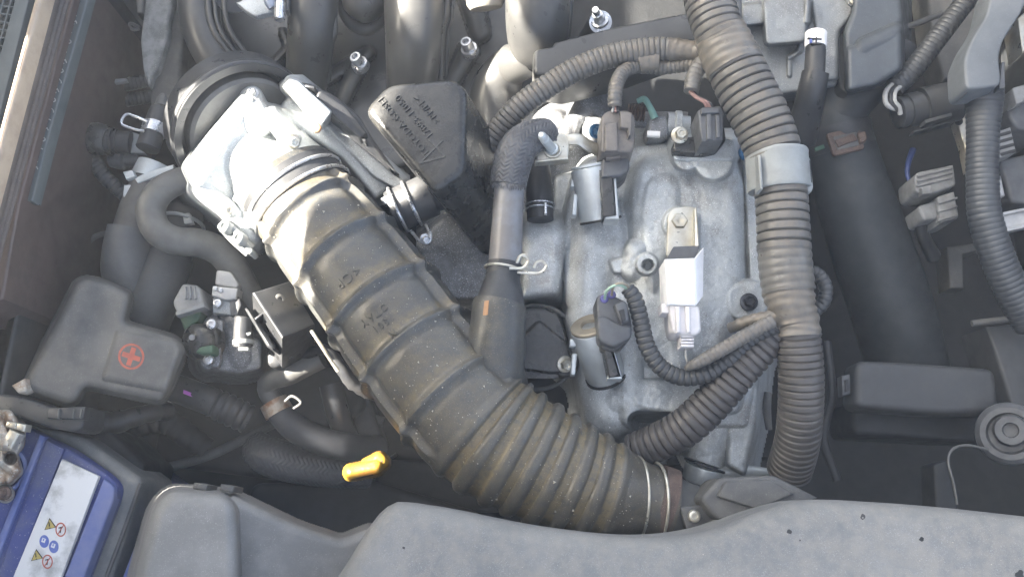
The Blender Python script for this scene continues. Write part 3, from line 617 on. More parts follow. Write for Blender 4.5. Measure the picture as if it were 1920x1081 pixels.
part(c2_, 'housing', prism([(1118, 556), (1136, 546), (1176, 566), (1186, 612), (1178, 630), (1148, 632), (1121, 600)], 32, 26, 1.6, 4), CONG)
part(c2_, 'collar', prism([(1119, 592), (1135, 590), (1160, 606), (1186, 610), (1184, 634), (1150, 650), (1122, 638)], 35, 18, 2, 5), CONG)
lt = part(c2_, 'latch', prism([(1152, 570), (1168, 562), (1176, 570), (1180, 600), (1167, 606), (1160, 594)], 40, 10, 1.2, 3), CONG)
part(lt, 'latch_slot', prism([(1160, 582), (1170, 578), (1174, 600), (1166, 602)], 41, 3, .4, 2), BLACKP)
part(c2_, 'tongue', prism([(1125, 636), (1178, 628), (1174, 645), (1152, 660), (1127, 655)], 26, 22, 1.5, 4), GLOSSP)
for x, y in ((1133, 560), (1147, 552)): part(c2_, 'wire_seal', lathe(P(x, y, 31), P(x, y, 33.5), [(0, 8), (.7, 8), (1, 6)], 18), PURPLE)
for n_, pts in (('pale_wire', [(1134, 560, 33, 2.6), (1137, 545, 40, 2.6), (1152, 535, 44, 2.6), (1168, 536, 42, 2.6), (1180, 548, 38, 2.6)]), ('wire', [(1147, 553, 33, 2.4), (1150, 538, 42, 2.4), (1160, 531, 45, 2.4), (1175, 534, 43, 2.4), (1183, 545, 39, 2.4)])):
    part(c2_, n_, tube(pts, 8, 3), WIREG if n_ == 'pale_wire' else TANC)
wc = thing('white_connector', 'white boxy capacitor with an off white plug bolted upright on the engine cover', 'connector', 1285, 560, 25)
part(wc, 'metal_tab', prism([(1250, 480), (1253, 402), (1262, 390), (1290, 386), (1304, 388), (1306, 440), (1306, 484)], 21, 3, .6, 5), ZINC)
part(wc, 'tab_side', prism([(1302, 390, 26), (1306, 388, 26), (1311, 468, 34), (1304, 484, 34)], 30, 10, .6, 1), ZINC)
part(wc, 'dark_opening', prism([(1249, 486), (1263, 462), (1312, 460), (1304, 486)], 36, 6, .4, 1), CONG)
part(wc, 'box', prism([(1247, 485, 46), (1303, 483, 46), (1305, 572, 44), (1251, 570, 44)], 45, 24, 1.2, 3), WHITE)
part(wc, 'box_side', prism([(1303, 484, 45), (1320, 464, 36), (1319, 555, 36), (1306, 572, 43)], 40, 16, .6, 1), WHITE)
part(wc, 'plug', prism([(1254, 570), (1312, 572), (1316, 620), (1306, 628), (1262, 624), (1258, 600)], 41, 24, 2, 4), OFFW)
part(wc, 'plug_ridge', join(*[prism(rect(x, 598, 9, 50, -2), 44, 6, 1.5, 3) for x in (1272, 1291)]), OFFW)
part(wc, 'latch', prism([(1240, 568), (1256, 568), (1256, 587), (1241, 586)], 38, 14, 1, 2), OFFW)
part(wc, 'tail', join(*[prism([(1276, 627+i*6), (1302, 627+i*6), (1301, 632+i*6), (1277, 632+i*6)], 37, 14, .7, 1) for i in range(4)]), OFFW)
part(wc, 'wire', tube([(1286, 648, 30, 2.3), (1286, 664, 30, 2.3), (1290, 680, 26, 2.3)], 8, 3), WIREW)
cm = thing('cam_position_sensor', 'black sensor with a yellowish bolt on top of the engine cover', 'sensor', 1315, 260, 25)
part(cm, 'flange', prism([(1262, 270), (1268, 258), (1300, 256), (1308, 240), (1358, 236), (1362, 262), (1345, 282), (1320, 288), (1265, 284)], 32, 10, 1.2, 5), GLOSSP)
part(cm, 'bolt', bolt(1274, 254, 34, 16, 8, (0, -.2, 1), .2), ZINC)
part(cm, 'connector', prism([(1308, 208), (1318, 200), (1352, 198), (1358, 210), (1356, 262), (1316, 266)], 52, 24, 1.5, 3), CONG)
part(cm, 'connector_rib', join(prism(rect(1330, 236, 10, 50, -2), 54, 4, 1, 2), prism(rect(1347, 236, 9, 44, -2), 54, 4, 1, 2), prism(rect(1332, 207, 34, 10, -2), 55, 5, 1, 2)), CONG)
for i, (dx, m) in enumerate(((0, WIREP), (6, WIREP), (11, WIREK))): part(cm, 'wire', tube([(1293+dx*.6, 172, 48, 3), (1305+dx*.5, 183, 50, 3), (1320+dx, 192, 52, 3), (1326+dx, 204, 50, 3)], 8, 3), m)
an = thing('vacuum_actuator', 'small aluminium valve body with spring deep behind the brown connector', 'valve', 1240, 235, -20)
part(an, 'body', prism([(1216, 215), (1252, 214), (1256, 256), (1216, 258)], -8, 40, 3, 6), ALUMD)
part(an, 'cap', lathe(P(1250, 232, -16), P(1292, 236, -16), [(0, 22), (.3, 22), (.35, 26), (.6, 26), (.65, 18), (1, 18)], 24), ALUM)
part(an, 'spring', tube([(1178, 210, -16, 17), (1208, 212, -16, 17)], 18, 1.5, corr=(6, .25, .3)), RUST)
part(an, 'lever', tube([(1195, 190, -8, 5), (1208, 186, -6, 6), (1218, 200, -6, 6), (1228, 222, -8, 8)], 10, 3), M('teal_painted_lever', (.16, .30, .27), None, 80, .5))
part(an, 'tag', prism(rect(1226, 250, 24, 10, 3), -6, 3, .5, 1), WHITE)
# ================================================================ wiring looms
lm = thing('main_loom', 'thick dusty corrugated wiring loom running down right of the engine cover', 'wiring loom', 1450, 420, 40)
def looms(pitch, amp, w): return (pitch, amp, w)
g1 = tube([(1322, -40, 60, 46), (1332, 10, 60, 47), (1345, 52, 60, 46), (1356, 80, 59, 45)], 40, corr=(13.5, .09, .10))
part(lm, 'upper_conduit', g1, LOOM)
def tapep(amp):
    def f(s, th, R, L): return R*(1+amp*np.sin(s*.42+1.5*np.sin(th*2))+amp*.7*np.sin(s*.19+th*3)), .35+0*R
    return f
part(lm, 'tape_wrap', tube([(1350, 60, 58, 48), (1362, 92, 57, 52), (1378, 126, 56, 54)], 40, 3, prof=tapep(.018)), TAPE)
part(lm, 'conduit', tube([(1372, 110, 56, 53), (1395, 160, 55, 54), (1420, 210, 54, 54), (1442, 262, 52, 53), (1456, 312, 50, 51), (1464, 360, 48, 49), (1468, 420, 46, 49), (1470, 470, 44, 50)], 44, corr=(17, .11, .10)), LOOM)
part(lm, 'taped_conduit', tube([(1470, 465, 44, 49.5), (1474, 510, 42, 50), (1479, 548, 41, 49)], 40, corr=(16, .035, .25)), TAPE)
part(lm, 'tape_joint', tube([(1477, 540, 41, 48), (1484, 575, 40, 44), (1494, 605, 38, 41), (1497, 630, 37, 42)], 40, 2.5, prof=tapep(.03)), TAPE)
part(lm, 'lower_conduit', tube([(1496, 615, 37, 41), (1500, 670, 32, 42), (1502, 720, 26, 42), (1500, 780, 16, 42), (1494, 830, 2, 42), (1480, 880, -18, 42)], 40, corr=(13, .085, .11)), M('brown_grey_loom', (.085, .078, .072), (.06, .056, .052), 60, .42, 0, .1, 900))
cg = thing('loom_clip', 'light grey plastic clip round the thick corrugated loom', 'clip', 1462, 320, 70)
ca, cb = P(1455, 285, 50), P(1461, 357, 47)
part(cg, 'band', lathe(ca, cb, [(0, 54), (0, 56.5), (.06, 58.5), (.12, 57.5), (.88, 57.5), (.94, 58.5), (1, 56.5), (1, 54)], 60), CLIPG)
bkl = part(cg, 'buckle', prism([(1494, 286), (1520, 294), (1526, 352), (1520, 362), (1496, 350)], 55, 18, 1.5, 4), CLIPG)
part(bkl, 'slot', prism([(1517, 300), (1520, 301), (1523, 342), (1520, 342)], 55.6, 2, .2, 0), BLACKP)
part(cg, 'seam', prism([(1420, 290, 66), (1426, 290, 67), (1430, 354, 65), (1424, 354, 64)], 68, 10, .8, 1), CLIPG)
l2 = thing('upper_branch_loom', 'dusty corrugated loom arching left from the thick loom above the bracket', 'wiring loom', 1120, 130, 20)
part(l2, 'conduit', tube([(1275, 93, 38, 20), (1235, 92, 36, 22), (1190, 97, 34, 23), (1140, 107, 32, 23), (1085, 128, 30, 23), (1030, 160, 26, 23), (975, 200, 20, 23), (935, 245, 12, 23), (905, 290, 4, 22)], 32, corr=(10.5, .10, .12)), LOOM)
part(l2, 'tape_wrap', tube([(1330, 98, 46, 20), (1300, 95, 42, 18), (1270, 93, 39, 20.5), (1255, 93, 38, 22)], 28, 3, prof=tapep(.03)), TAPE)
part(l2, 'bundle_tape', tube([(1196, 118, 30, 22), (1215, 112, 31, 24), (1236, 112, 32, 23)], 28, 3, prof=tapep(.02)), TAPE)
l3 = thing('coil_loom', 'thin corrugated loom dropping from the arched loom to the brown grey connector', 'wiring loom', 1160, 160, 30)
part(l3, 'conduit', tube([(1330, 120, 44, 13), (1290, 122, 36, 13), (1240, 126, 30, 14), (1195, 124, 30, 14), (1170, 134, 34, 14), (1157, 155, 38, 14), (1153, 180, 40, 14), (1153, 200, 38, 14)], 24, corr=(8.5, .10, .2)), LOOM)
for dx, m in ((-4, WIREW), (2, WIREP), (6, WIREK)): part(l3, 'wire', tube([(1153+dx*.6, 198, 39, 2.2), (1152+dx, 210, 40, 2.2)], 8, 3), m)
l4 = thing('sensor_loom', 'short taped loom hanging above the black sensor with bare pinkish wires', 'wiring loom', 1302, 150, 45)
part(l4, 'conduit', tube([(1330, 110, 50, 17), (1312, 124, 48, 16), (1301, 145, 48, 15), (1296, 172, 48, 15)], 24, corr=(10, .07, .2)), TAPE)
l5 = thing('lower_loom', 'dark corrugated loom curving down left from the taped joint behind the big hose', 'wiring loom', 1330, 760, 10)
part(l5, 'conduit', tube([(1462, 612, 34, 26), (1430, 648, 28, 33), (1390, 690, 22, 36), (1340, 748, 14, 37), (1290, 796, 6, 37), (1240, 825, -4, 36), (1190, 845, -16, 34)], 40, corr=(15, .11, .12)), M('brown_dark_loom', (.075, .069, .066), (.05, .047, .046), 60, .45, 0, .1, 900))
l6 = thing('solenoid_loom', 'thin corrugated loom looping from the dark grey connector under the white plug', 'wiring loom', 1240, 690, 20)
part(l6, 'conduit', tube([(1176, 540, 38, 14), (1190, 560, 36, 16), (1201, 600, 32, 16.5), (1212, 645, 28, 16.5), (1236, 685, 24, 16.5), (1275, 706, 22, 16.5), (1320, 702, 24, 16.5), (1365, 675, 28, 16), (1410, 636, 34, 15), (1455, 610, 42, 15)], 26, corr=(11.5, .12, .15)), LOOMD)
l7 = thing('white_plug_loom', 'slim shiny dusty loom running from the white plug up to the taped joint', 'wiring loom', 1370, 640, 30)
part(l7, 'conduit', tube([(1286, 690, 28, 5), (1300, 683, 32, 10), (1330, 668, 36, 13), (1370, 645, 40, 13.5), (1410, 622, 43, 13.5), (1450, 600, 46, 13)], 24, corr=(9, .08, .2)), LOOM)
part(l7, 'tape_tail', tube([(1368, 615, 22, 10), (1400, 603, 30, 12), (1440, 596, 38, 14), (1470, 590, 42, 16)], 18, 3, prof=tapep(.05)), TAPE)
one('side_loom', tube([(1510, 505, 14, 13), (1535, 515, 16, 13), (1548, 540, 16, 13), (1543, 568, 14, 13), (1520, 588, 10, 13)], 24, corr=(9, .1, .2)), LOOMD, 'small corrugated loop sticking out right of the taped joint', 'wiring loom')
# ================================================================ top right: gearbox casting, covers, radiator hose
gb = thing('gearbox_casting', 'pale bare aluminium housing at the top right of the thick loom', 'housing', 1480, 70, -40)
part(gb, 'casting', field((1340, -40, 1610, 190), 2, -110, [
    hpoly([(1380, -60), (1640, -60), (1600, 30), (1575, 70), (1570, 160), (1460, 178), (1400, 130), (1380, 90)], -46, 8),
    hpoly([(1430, 0), (1510, -10), (1512, 78), (1436, 84)], -28, 6, rc=10), hpoly([(1390, 10), (1432, 5), (1432, 45), (1392, 48)], -34, 5),
    hpoly([(1512, -60), (1620, -60), (1598, 30), (1572, 60), (1572, 150), (1540, 150), (1530, 60)], -38, 8),
    hcap(1502, 76, -38, 4, 1500, 95, -40, 4), hcap(1500, 95, -40, 4, 1480, 108, -42, 4), hcap(1480, 108, -42, 4, 1480, 140, -44, 4), hcap(1515, -10, -26, 4, 1512, 40, -28, 4), hcyl(1600, -2, 14, -34, 3)], 4, .5), ALUMG)
part(gb, 'bolt', bolt(1604, 0, -32, 12, 5), ZINC)
one('ground_block', prism([(1368, -10), (1392, -10), (1392, 42), (1375, 48)], -10, 30, 2, 3), CONG, 'small black block beside the thick loom near the top edge', 'block')
dh = thing('drain_hose', 'short black hose with a white printed clamp in front of the pale housing', 'hose', 1528, 110, -10)
part(dh, 'hose', tube([(1530, 62, -18, 17), (1529, 100, -16, 18.5), (1527, 140, -18, 19)], 24), RUBB2)
part(dh, 'sleeve', tube([(1529, 136, -16, 25), (1522, 170, -22, 26), (1512, 215, -40, 28), (1500, 260, -60, 30)], 28), PLAST)
dc = part(dh, 'clamp', lathe(P(1530, 63, -17), P(1529, 90, -17), [(0, 18), (0, 20), (1, 20), (1, 18)], 30), WHITE)
for x, y, a, b in ((1528, 72, 26, 2), (1531, 82, 20, 2), (1531, 76, 2, 14)): part(dc, 'clamp_line', prism(rect(x, y, a, b, 4), -7.9, 2, .2, 0), BLACKP)
part(dc, 'blue_mark', prism(rect(1521, 76, 4, 8), -8.3, 2, .2, 0), PRINTB)
sh_ = thing('heat_shield_cover', 'dark blue grey moulded cover right of the pale housing', 'cover', 1640, 80, -30)
part(sh_, 'cover', field((1560, -50, 1710, 200), 2, -140, [hpoly([(1600, -80), (1685, -80), (1692, 40), (1690, 130), (1640, 160), (1588, 172), (1584, 60), (1600, 20)], -26, 10, rc=12, gy=-.05), hcap(1620, 85, -22, 14, 1680, 55, -22, 12), hpoly([(1588, 90), (1690, 60), (1690, 130), (1640, 160), (1590, 170)], -18, 10)], 5), M('blue_grey_cover', (.055, .062, .070), (.07, .08, .09), 40, .5, 0, .15, 900, (.3, .3, .3), .02))
part(sh_, 'edge', prism([(1572, 70), (1586, 50), (1590, 175), (1575, 165), (1568, 110)], -45, 60, 2, 8), DARK)
rh = thing('radiator_hose', 'wide black radiator hose sloping down to the right behind the thick loom', 'hose', 1620, 450, -110)
part(rh, 'hose', tube([(1560, 175, -80, 60), (1568, 240, -86, 60), (1590, 330, -96, 66), (1628, 450, -112, 72), (1672, 580, -132, 74), (1705, 700, -150, 72)], 44, 7), M('hose_rubber_blue_black', (.022, .026, .029), (.034, .038, .041), 40, .6, 0, .15, 900))
rcl = thing('radiator_hose_clamp', 'rusty spring band clamp round the wide radiator hose', 'clamp', 1575, 265, -60)
r0, r1 = P(1566, 238, -86), P(1576, 284, -91)
part(rcl, 'band', lathe(r0, r1, [(0, 61), (0, 64), (.25, 64), (.3, 63), (.7, 63), (.75, 64), (1, 64), (1, 61)], 50), RUBB2)
rp_ = part(rcl, 'plate', prism([(1550, 250), (1612, 236), (1622, 278), (1563, 292)], -62, 3, 1, 5), RUST)
part(rp_, 'window', prism([(1562, 256), (1606, 247), (1612, 272), (1570, 281)], -61.3, 2, .3, 3), CASE)
part(rp_, 'tongue', prism([(1565, 262), (1585, 256), (1600, 250), (1610, 262), (1590, 268), (1572, 276)], -60, 2, .5, 3), RUST)
part(rcl, 'ear', prism([(1608, 248), (1624, 244), (1628, 262), (1614, 268)], -58, 10, 1.5, 5), RUST)
part(rcl, 'green_mark', prism(rect(1537, 277, 18, 7, -18), -64.5, 2, .2, 0), GREEN)
one('coolant_pipe', tube([(1700, 95, -60, 30), (1640, 150, -62, 36), (1590, 195, -70, 42), (1555, 230, -84, 46)], 30), M('dull_black_hose', (.025, .028, .032), None, 60, .6), 'dull black elbow hose joining the top of the wide radiator hose', 'hose')
# far right
one('fuse_loom', tube([(1850, -50, -20, 19), (1805, 10, -24, 19), (1755, 75, -30, 19.5), (1712, 130, -36, 20), (1676, 165, -42, 20)], 26, corr=(9, .06, .2)), LOOMD, 'dark corrugated loom crossing diagonally to the bare cream wires at top right', 'wiring loom')
bw = thing('cream_wires', 'cluster of bare cream wires bending into a black round connector', 'wires', 1668, 180, -40)
for i, (dx, m) in enumerate(((0, WIREW), (10, WIREK), (17, WIREW))): part(bw, 'wire', tube([(1672+dx, 158+dx*.2, -36, 4.5), (1661+dx, 172, -34, 4.8), (1660+dx, 190, -34, 4.8), (1668+dx, 200, -36, 4.8), (1688, 206+i*4, -40, 4.8)], 10, 3), m)
rcx = thing('round_connector', 'black cylindrical connector lying across the bay at the right', 'connector', 1750, 205, -50)
part(rcx, 'barrel', lathe(P(1680, 212, -50), P(1830, 182, -50), [(0, 24), (.02, 30), (.1, 30), (.1, 28), (.13, 28), (.13, 32), (.28, 32), (.28, 30), (.31, 30), (.31, 38), (.74, 38), (.76, 24), (1, 22)], 40), LOOMD)
part(rcx, 'rail', join(prism(rad(1735, 228, 1785, 214, 7), -40, 10, .6, 1), prism(rad(1715, 246, 1792, 226, 4), -48, 10, .6, 1)), LOOMD)
gbk = thing('grey_trunking', 'bent dark grey plastic cable trunking at the upper right edge', 'trunking', 1860, 90, 0)
part(gbk, 'cover', prism([(1866, -40), (1940, -40), (1918, 20), (1882, 75), (1873, 105), (1879, 160), (1812, 168), (1808, 110), (1822, 75), (1850, 30)], 20, 26, 2, 14), M('slate_plastic', (.10, .11, .12), (.13, .14, .15), 30, .55, 0, .15, 1200, (.4, .4, .4), .015))
part(gbk, 'side_clip', prism([(1804, 126), (1808, 125), (1813, 168), (1820, 172), (1812, 175)], 14, 14, .5, 1), CONG)
part(gbk, 'side_clip', prism([(1879, 116), (1884, 116), (1885, 164), (1874, 167), (1874, 162)], 14, 14, .5, 1), CONG)
one('battery_cable_loom', tube([(1848, 160, -4, 32), (1846, 190, -6, 33), (1843, 250, -10, 29), (1842, 330, -14, 29), (1846, 400, -18, 30), (1866, 470, -24, 31), (1896, 540, -32, 31), (1935, 610, -42, 31)], 34, corr=(10, .04, .2)), M('slate_loom', (.055, .06, .066), (.04, .044, .05), 50, .42, 0, .1, 900), 'dark slate loom coming out of the grey trunking and running down the right side', 'wiring loom')
for y, lab in ((338, 'grey lever connector right of the radiator hose, upper of the pair'), (392, 'grey connector with a stepped nose right of the radiator hose, lower of the pair')):
    t = thing('relay_connector', lab, 'connector', 1750, y, -70, 'grey connectors beside the slate loom')
    if y == 338:
        part(t, 'housing', prism([(1714, 330), (1722, 322), (1788, 308), (1794, 348), (1746, 364), (1718, 360)], -58, 30, 2, 4), CONL)
        part(t, 'ribs', join(*[prism(rad(1720, 330+i*9, 1786, 314+i*9, 4), -56.5, 4, .6, 1) for i in range(3)]), CONL)
        part(t, 'latch', prism([(1728, 350), (1746, 346), (1748, 362), (1730, 364)], -54, 8, 1, 2), CONL)
    else:
        part(t, 'housing', prism([(1756, 368), (1790, 358), (1800, 408), (1764, 418)], -60, 34, 2, 4), CONL)
        part(t, 'nose', prism([(1722, 386), (1754, 376), (1762, 408), (1732, 414)], -64, 26, 2, 4), CONL)
        part(t, 'ribs', join(*[prism(rad(1760, 380+i*16, 1796, 370+i*16, 4), -58.5, 4, .6, 1) for i in range(3)]), CONL)
one('blue_wire', tube([(1712, 280, -80, 6), (1702, 310, -78, 5), (1703, 335, -76, 4), (1716, 354, -72, 3.5)], 10, 4), WIREB, 'thin dark blue wire entering the upper grey connector', 'wire')
one('stub_cable', tube([(1722, 400, -75, 10), (1730, 440, -90, 12), (1750, 480, -110, 14)], 14), LOOMD, 'short dark cable dropping from the lower grey connector', 'cable')
rr = thing('slotted_bracket', 'dull brown slotted plastic block right of the slate loom', 'bracket', 1880, 275, -20)
rrp = part(rr, 'plate', prism([(1860, 250), (1895, 238), (1906, 285), (1872, 298)], -22, 14, 1, 3), CONL)
for i in range(4): part(rrp, 'slot', prism(rad(1868+i*3, 255+i*11.5, 1896+i*3, 247+i*11.5, 6), -21.4, 2, .3, 2), BLACKP)
al = thing('alternator_case', 'rough silver casting half hidden behind the slate loom', 'casting', 1850, 300, -60)
part(al, 'plate', prism([(1790, 216), (1818, 205), (1822, 250), (1818, 320), (1808, 270)], -55, 10, 1, 3), ZINC)
part(al, 'hole', lathe(P(1798, 228, -54.5), P(1798, 228, -53.5), [(0, 7), (1, 7)], 18), BLACKP)
part(al, 'fins', join(prism([(1856, 332), (1878, 328), (1886, 366), (1860, 374)], -30, 16, 2, 3), prism([(1856, 285), (1864, 280), (1868, 300), (1858, 304)], -34, 10, 1, 2), prism([(1860, 308), (1866, 318), (1858, 322)], -34, 10, 1, 1)), ALUMB)
part(al, 'lug', join(prism([(1868, 402), (1930, 388), (1934, 424), (1884, 434)], -30, 8, 1, 3), prism(rad(1868, 403, 1935, 389, 6), -27, 8, .8, 1), prism(rad(1882, 432, 1935, 420, 7), -27, 8, .8, 1)), ALUMB)
part(al, 'body', prism([(1870, 300), (1960, 280), (1960, 385), (1895, 380), (1886, 340)], -40, 40, 3, 8), CONG)
one('relay_cover', prism([(1895, 175), (1960, 150), (1960, 250), (1905, 240), (1890, 215)], -20, 40, 3, 6), CONG, 'dark grey box at the right edge beside the slotted block', 'cover')
one('clip_block', prism([(1898, 164), (1930, 155), (1932, 185), (1906, 196)], -10, 20, 1.5, 4), CONL, 'pale grey green clip at the right edge below the trunking', 'clip')
one('silver_strip', prism([(1908, 35), (1925, 20), (1930, 80), (1918, 100)], -10, 20, 1, 3), ZINC, 'rusty silver strip at the right edge above the clip', 'strip')
one('splash_shield', prism([(1735, -40), (1830, -40), (1832, 60), (1800, 140), (1770, 150), (1748, 60)], -100, 30, 4, 8), CASE, 'dull dark panel behind the diagonal loom at top right', 'panel')
one('inner_bulkhead', prism([(1690, 60), (1800, 20), (1880, 70), (1880, 220), (1700, 200)], -140, 30, 4, 8), DARK, 'near black inner panel behind the round connector', 'panel')
one('thin_pipe', tube([(1690, 55, -70, 6), (1730, 40, -72, 6), (1765, 26, -74, 6)], 12), CASE, 'thin dark pipe crossing between the cover and the diagonal loom', 'pipe')
# lower right
fb = thing('fuse_box', 'black plastic fuse box with a flat lid at the lower right', 'fuse box', 1735, 730, -80)
part(fb, 'lid', prism([(1606, 674), (1700, 678), (1868, 690), (1876, 776), (1740, 775), (1602, 764)], -58, 24, 5, 10), M('satin_black_lid', (.045, .047, .049), (.058, .06, .062), 40, .5, 0, .15, 1400))
part(fb, 'base', prism([(1598, 755), (1880, 770), (1885, 830), (1600, 815)], -92, 50, 4, 8), DARK)
lt = part(fb, 'latch', prism([(1578, 704), (1594, 700), (1596, 738), (1580, 742)], -64, 10, 1.2, 3), CONG)
part(lt, 'latch_slot', prism([(1584, 712), (1591, 710), (1592, 732), (1585, 734)], -63, 2, .3, 1), BLACKP)
ds = thing('rubber_mount', 'round dark rubber mount with a metal centre at the right edge', 'mount', 1895, 810, -40)
part(ds, 'disc', lathe(P(1892, 812, -52), P(1892, 812, -40), [(0, 56), (.4, 58), (.8, 56), (1, 48), (1, 38), (.7, 34), (.7, 30)], 56), CONG)
part(ds, 'centre', lathe(P(1895, 806, -46), P(1895, 806, -34), [(0, 30), (.7, 30), (1, 26), (1, 14), (.7, 12), (.7, .5)], 36), CONG)
one('release_cable', tube([(1795, 945, -30, 2.6), (1788, 905, -30, 2.6), (1778, 865, -32, 2.6), (1786, 842, -34, 2.6), (1812, 834, -36, 2.6), (1852, 842, -40, 2.6)], 8, 4), GREYHOSE, 'thin grey cable looping up beside the round rubber mount', 'cable')
rp = thing('side_bracket', 'dark angled panel with a folded top edge at the right edge', 'panel', 1890, 680, -90)
part(rp, 'panel', prism([(1850, 612), (1960, 600), (1960, 800), (1905, 790), (1885, 720)], -78, 40, 3, 6), M('dim_grey_panel', (.05, .052, .054), None, 40, .55))
part(rp, 'fold', tube([(1822, 606, -72, 6), (1870, 600, -70, 6), (1940, 592, -70, 6)], 12), CASE)
one('frame_bracket', join(prism([(1776, 462), (1830, 455), (1836, 470), (1806, 476), (1808, 540), (1782, 540)], -120, 20, 2, 3)), CASE, 'dim angled bracket in the dark right of the radiator hose', 'bracket')
one('ground_strap', tube([(1440, 735, -60, 7), (1438, 770, -60, 8), (1442, 805, -62, 6)], 12), CASE, 'small dull strap between the engine cover and the lower loom', 'strap')
one('support_bracket', prism([(1750, 870), (1775, 862), (1800, 960), (1755, 960)], -60, 20, 2, 5), DARK, 'near black upright bracket below the fuse box', 'bracket')
# ================================================================ intake manifold along the top
im = thing('intake_manifold', 'smooth black plastic intake manifold with big runners along the top edge', 'manifold', 700, 60, -30)
MAN = M('manifold_plastic', (.046, .046, .045), (.066, .065, .062), 30, .36, 0, .08, 900)
part(im, 'body', field((320, -60, 960, 330), 3, -140, [
    hpoly([(330, -100), (960, -100), (960, 250), (700, 330), (480, 260), (400, 190), (345, 120)], -62, 14),
    hcap(560, 180, -55, 12, 690, 100, -50, 12), hcap(672, 120, -46, 17, 640, 190, -56, 15), hcap(878, 95, -46, 18, 842, 160, -56, 16),
    hcap(880, -10, -46, 22, 900, 60, -56, 20), hcap(480, 150, -55, 5, 560, 70, -50, 5), hcap(520, 150, -55, 5, 600, 80, -50, 5), hcap(560, 155, -55, 5, 530, 60, -50, 5)], 6), MAN)
part(im, 'runner', tube([(372, -60, -30, 38), (372, 0, -28, 38), (378, 50, -28, 37), (402, 105, -32, 36), (445, 160, -40, 34), (480, 200, -50, 30)], 36), MAN)
for dx, r in ((62, 6), (74, 4), (92, 5)): part(im, 'flange_ridge', tube([(328+dx, -60, -14, r), (328+dx, 0, -14, r), (336+dx, 50, -16, r), (362+dx, 92, -22, r), (402+dx, 140, -32, r), (436+dx, 170, -40, r)], 12, 5), MAN)
part(im, 'runner', tube([(588, -60, -14, 46), (588, 0, -14, 46), (585, 50, -18, 45), (580, 110, -36, 42), (572, 170, -58, 38)], 40), MAN)
part(im, 'runner_seam', tube([(625, -60, -14, 7), (625, 20, -14, 7), (627, 60, -18, 7), (618, 90, -28, 7), (614, 150, -48, 7)], 12, 5), MAN)
part(im, 'runner_end', lathe(P(684, -60, -10), P(684, 40, -16), [(0, 44), (.55, 44), (.75, 40), (.9, 28), (1, 10)], 40), MAN)
part(im, 'runner_collar', tube([(636, -30, -32, 9), (640, 10, -32, 10), (656, 40, -36, 12), (684, 54, -38, 14), (712, 40, -36, 12), (728, 10, -32, 10), (730, -30, -32, 9)], 14, 4), MAN)
part(im, 'runner', tube([(775, -60, -8, 56), (776, 0, -8, 56), (776, 60, -14, 54), (774, 120, -32, 50), (770, 185, -58, 44)], 48), MAN)
part(im, 'runner_seam', tube([(838, -60, -20, 8), (836, 20, -20, 8), (828, 55, -26, 7), (826, 150, -46, 7)], 12, 5), MAN)
part(im, 'runner_seam', tube([(849, -60, -26, 4), (847, 30, -26, 4), (840, 60, -32, 4), (836, 150, -52, 4)], 10, 5), MAN)
part(im, 'runner', tube([(1005, -60, 8, 62), (1008, 0, 8, 61), (1008, 40, 2, 60), (1008, 75, -12, 56), (1008, 92, -22, 48)], 48), MAN)
part(im, 'runner_seam', tube([(1072, -60, -4, 8), (1068, 0, -4, 8), (1062, 70, -16, 8)], 12, 5), MAN)
part(im, 'injector_boss', lathe(P(905, -40, 4), P(912, 18, -4), [(0, 42), (.6, 40), (.62, 36), (.8, 36), (.97, 30), (1, 22)], 36), M('textured_boss', (.22, .20, .17), (.15, .14, .12), 60, .6, 0, .6, 500))
for x, y in ((672, 116), (878, 88)): part(im, 'bolt', socket(x, y, -32, 11, 7, (-.25, .15, 1)), STEEL)
sb = thing('manifold_stud', 'silver stud with flange nut on a sloping boss left of the thick loom', 'stud', 1125, 35, 0)
part(sb, 'boss', tube([(1128, 42, -8, 24), (1108, 75, -30, 24), (1090, 105, -50, 24)], 24), MAN)
part(sb, 'washer', lathe(P(1126, 42, -2), P(1126, 42, 1), [(0, 21), (1, 21)], 28), STEEL)
part(sb, 'nut', bolt(1125, 40, 1, 17, 5, (-.3, .25, 1), .2), STEEL)
part(sb, 'stud', lathe(P(1124, 38, 3), P(1116, 18, 18), [(0, 9), (.6, 9), (.6, 7), (1, 6)], 18), STEEL)
ad = thing('air_duct', 'smooth black plastic duct with bent elbow right of the resonator box', 'duct', 990, 130, -10)
part(ad, 'elbow', tube([(930, 250, -70, 48), (928, 190, -60, 50), (938, 148, -50, 44), (965, 118, -36, 34), (1000, 106, -20, 28), (1035, 98, -4, 27)], 44), MAN)
part(ad, 'channel', prism([(1000, 92), (1035, 86), (1040, 78), (1150, 50), (1300, 20), (1330, 20), (1320, 70), (1180, 120), (1060, 150), (1000, 140)], 16, 40, 3, 6), MAN)
part(ad, 'collar', lathe(P(958, 122, -38), P(1000, 106, -20), [(0, 36), (.1, 38), (.9, 32), (1, 30)], 40), MAN)
tl = thing('lifting_eye', 'white speckled bracket corner with a blue grey rod at the top edge', 'bracket', 480, 15, 0)
part(tl, 'plate', prism([(442, 4), (452, 2), (470, -20), (505, -30), (510, 22), (478, 30), (460, 20)], 4, 6, 1.2, 3), ALUM)
part(tl, 'rod', tube([(500, -40, 8, 11), (505, 0, 8, 11), (512, 14, 6, 10)], 16), M('blue_grey_rod', (.30, .34, .42), None, 50, .4, .3))
part(tl, 'pin', lathe(P(526, -20, 10), P(524, 38, 10), [(0, 8), (.45, 8), (.45, 10), (.97, 10), (1, 8), (1, .5)], 22), STEEL)
part(tl, 'slot_plate', prism(rect(538, 0, 6, 40, 3), 4, 8, .8, 1), CASE)
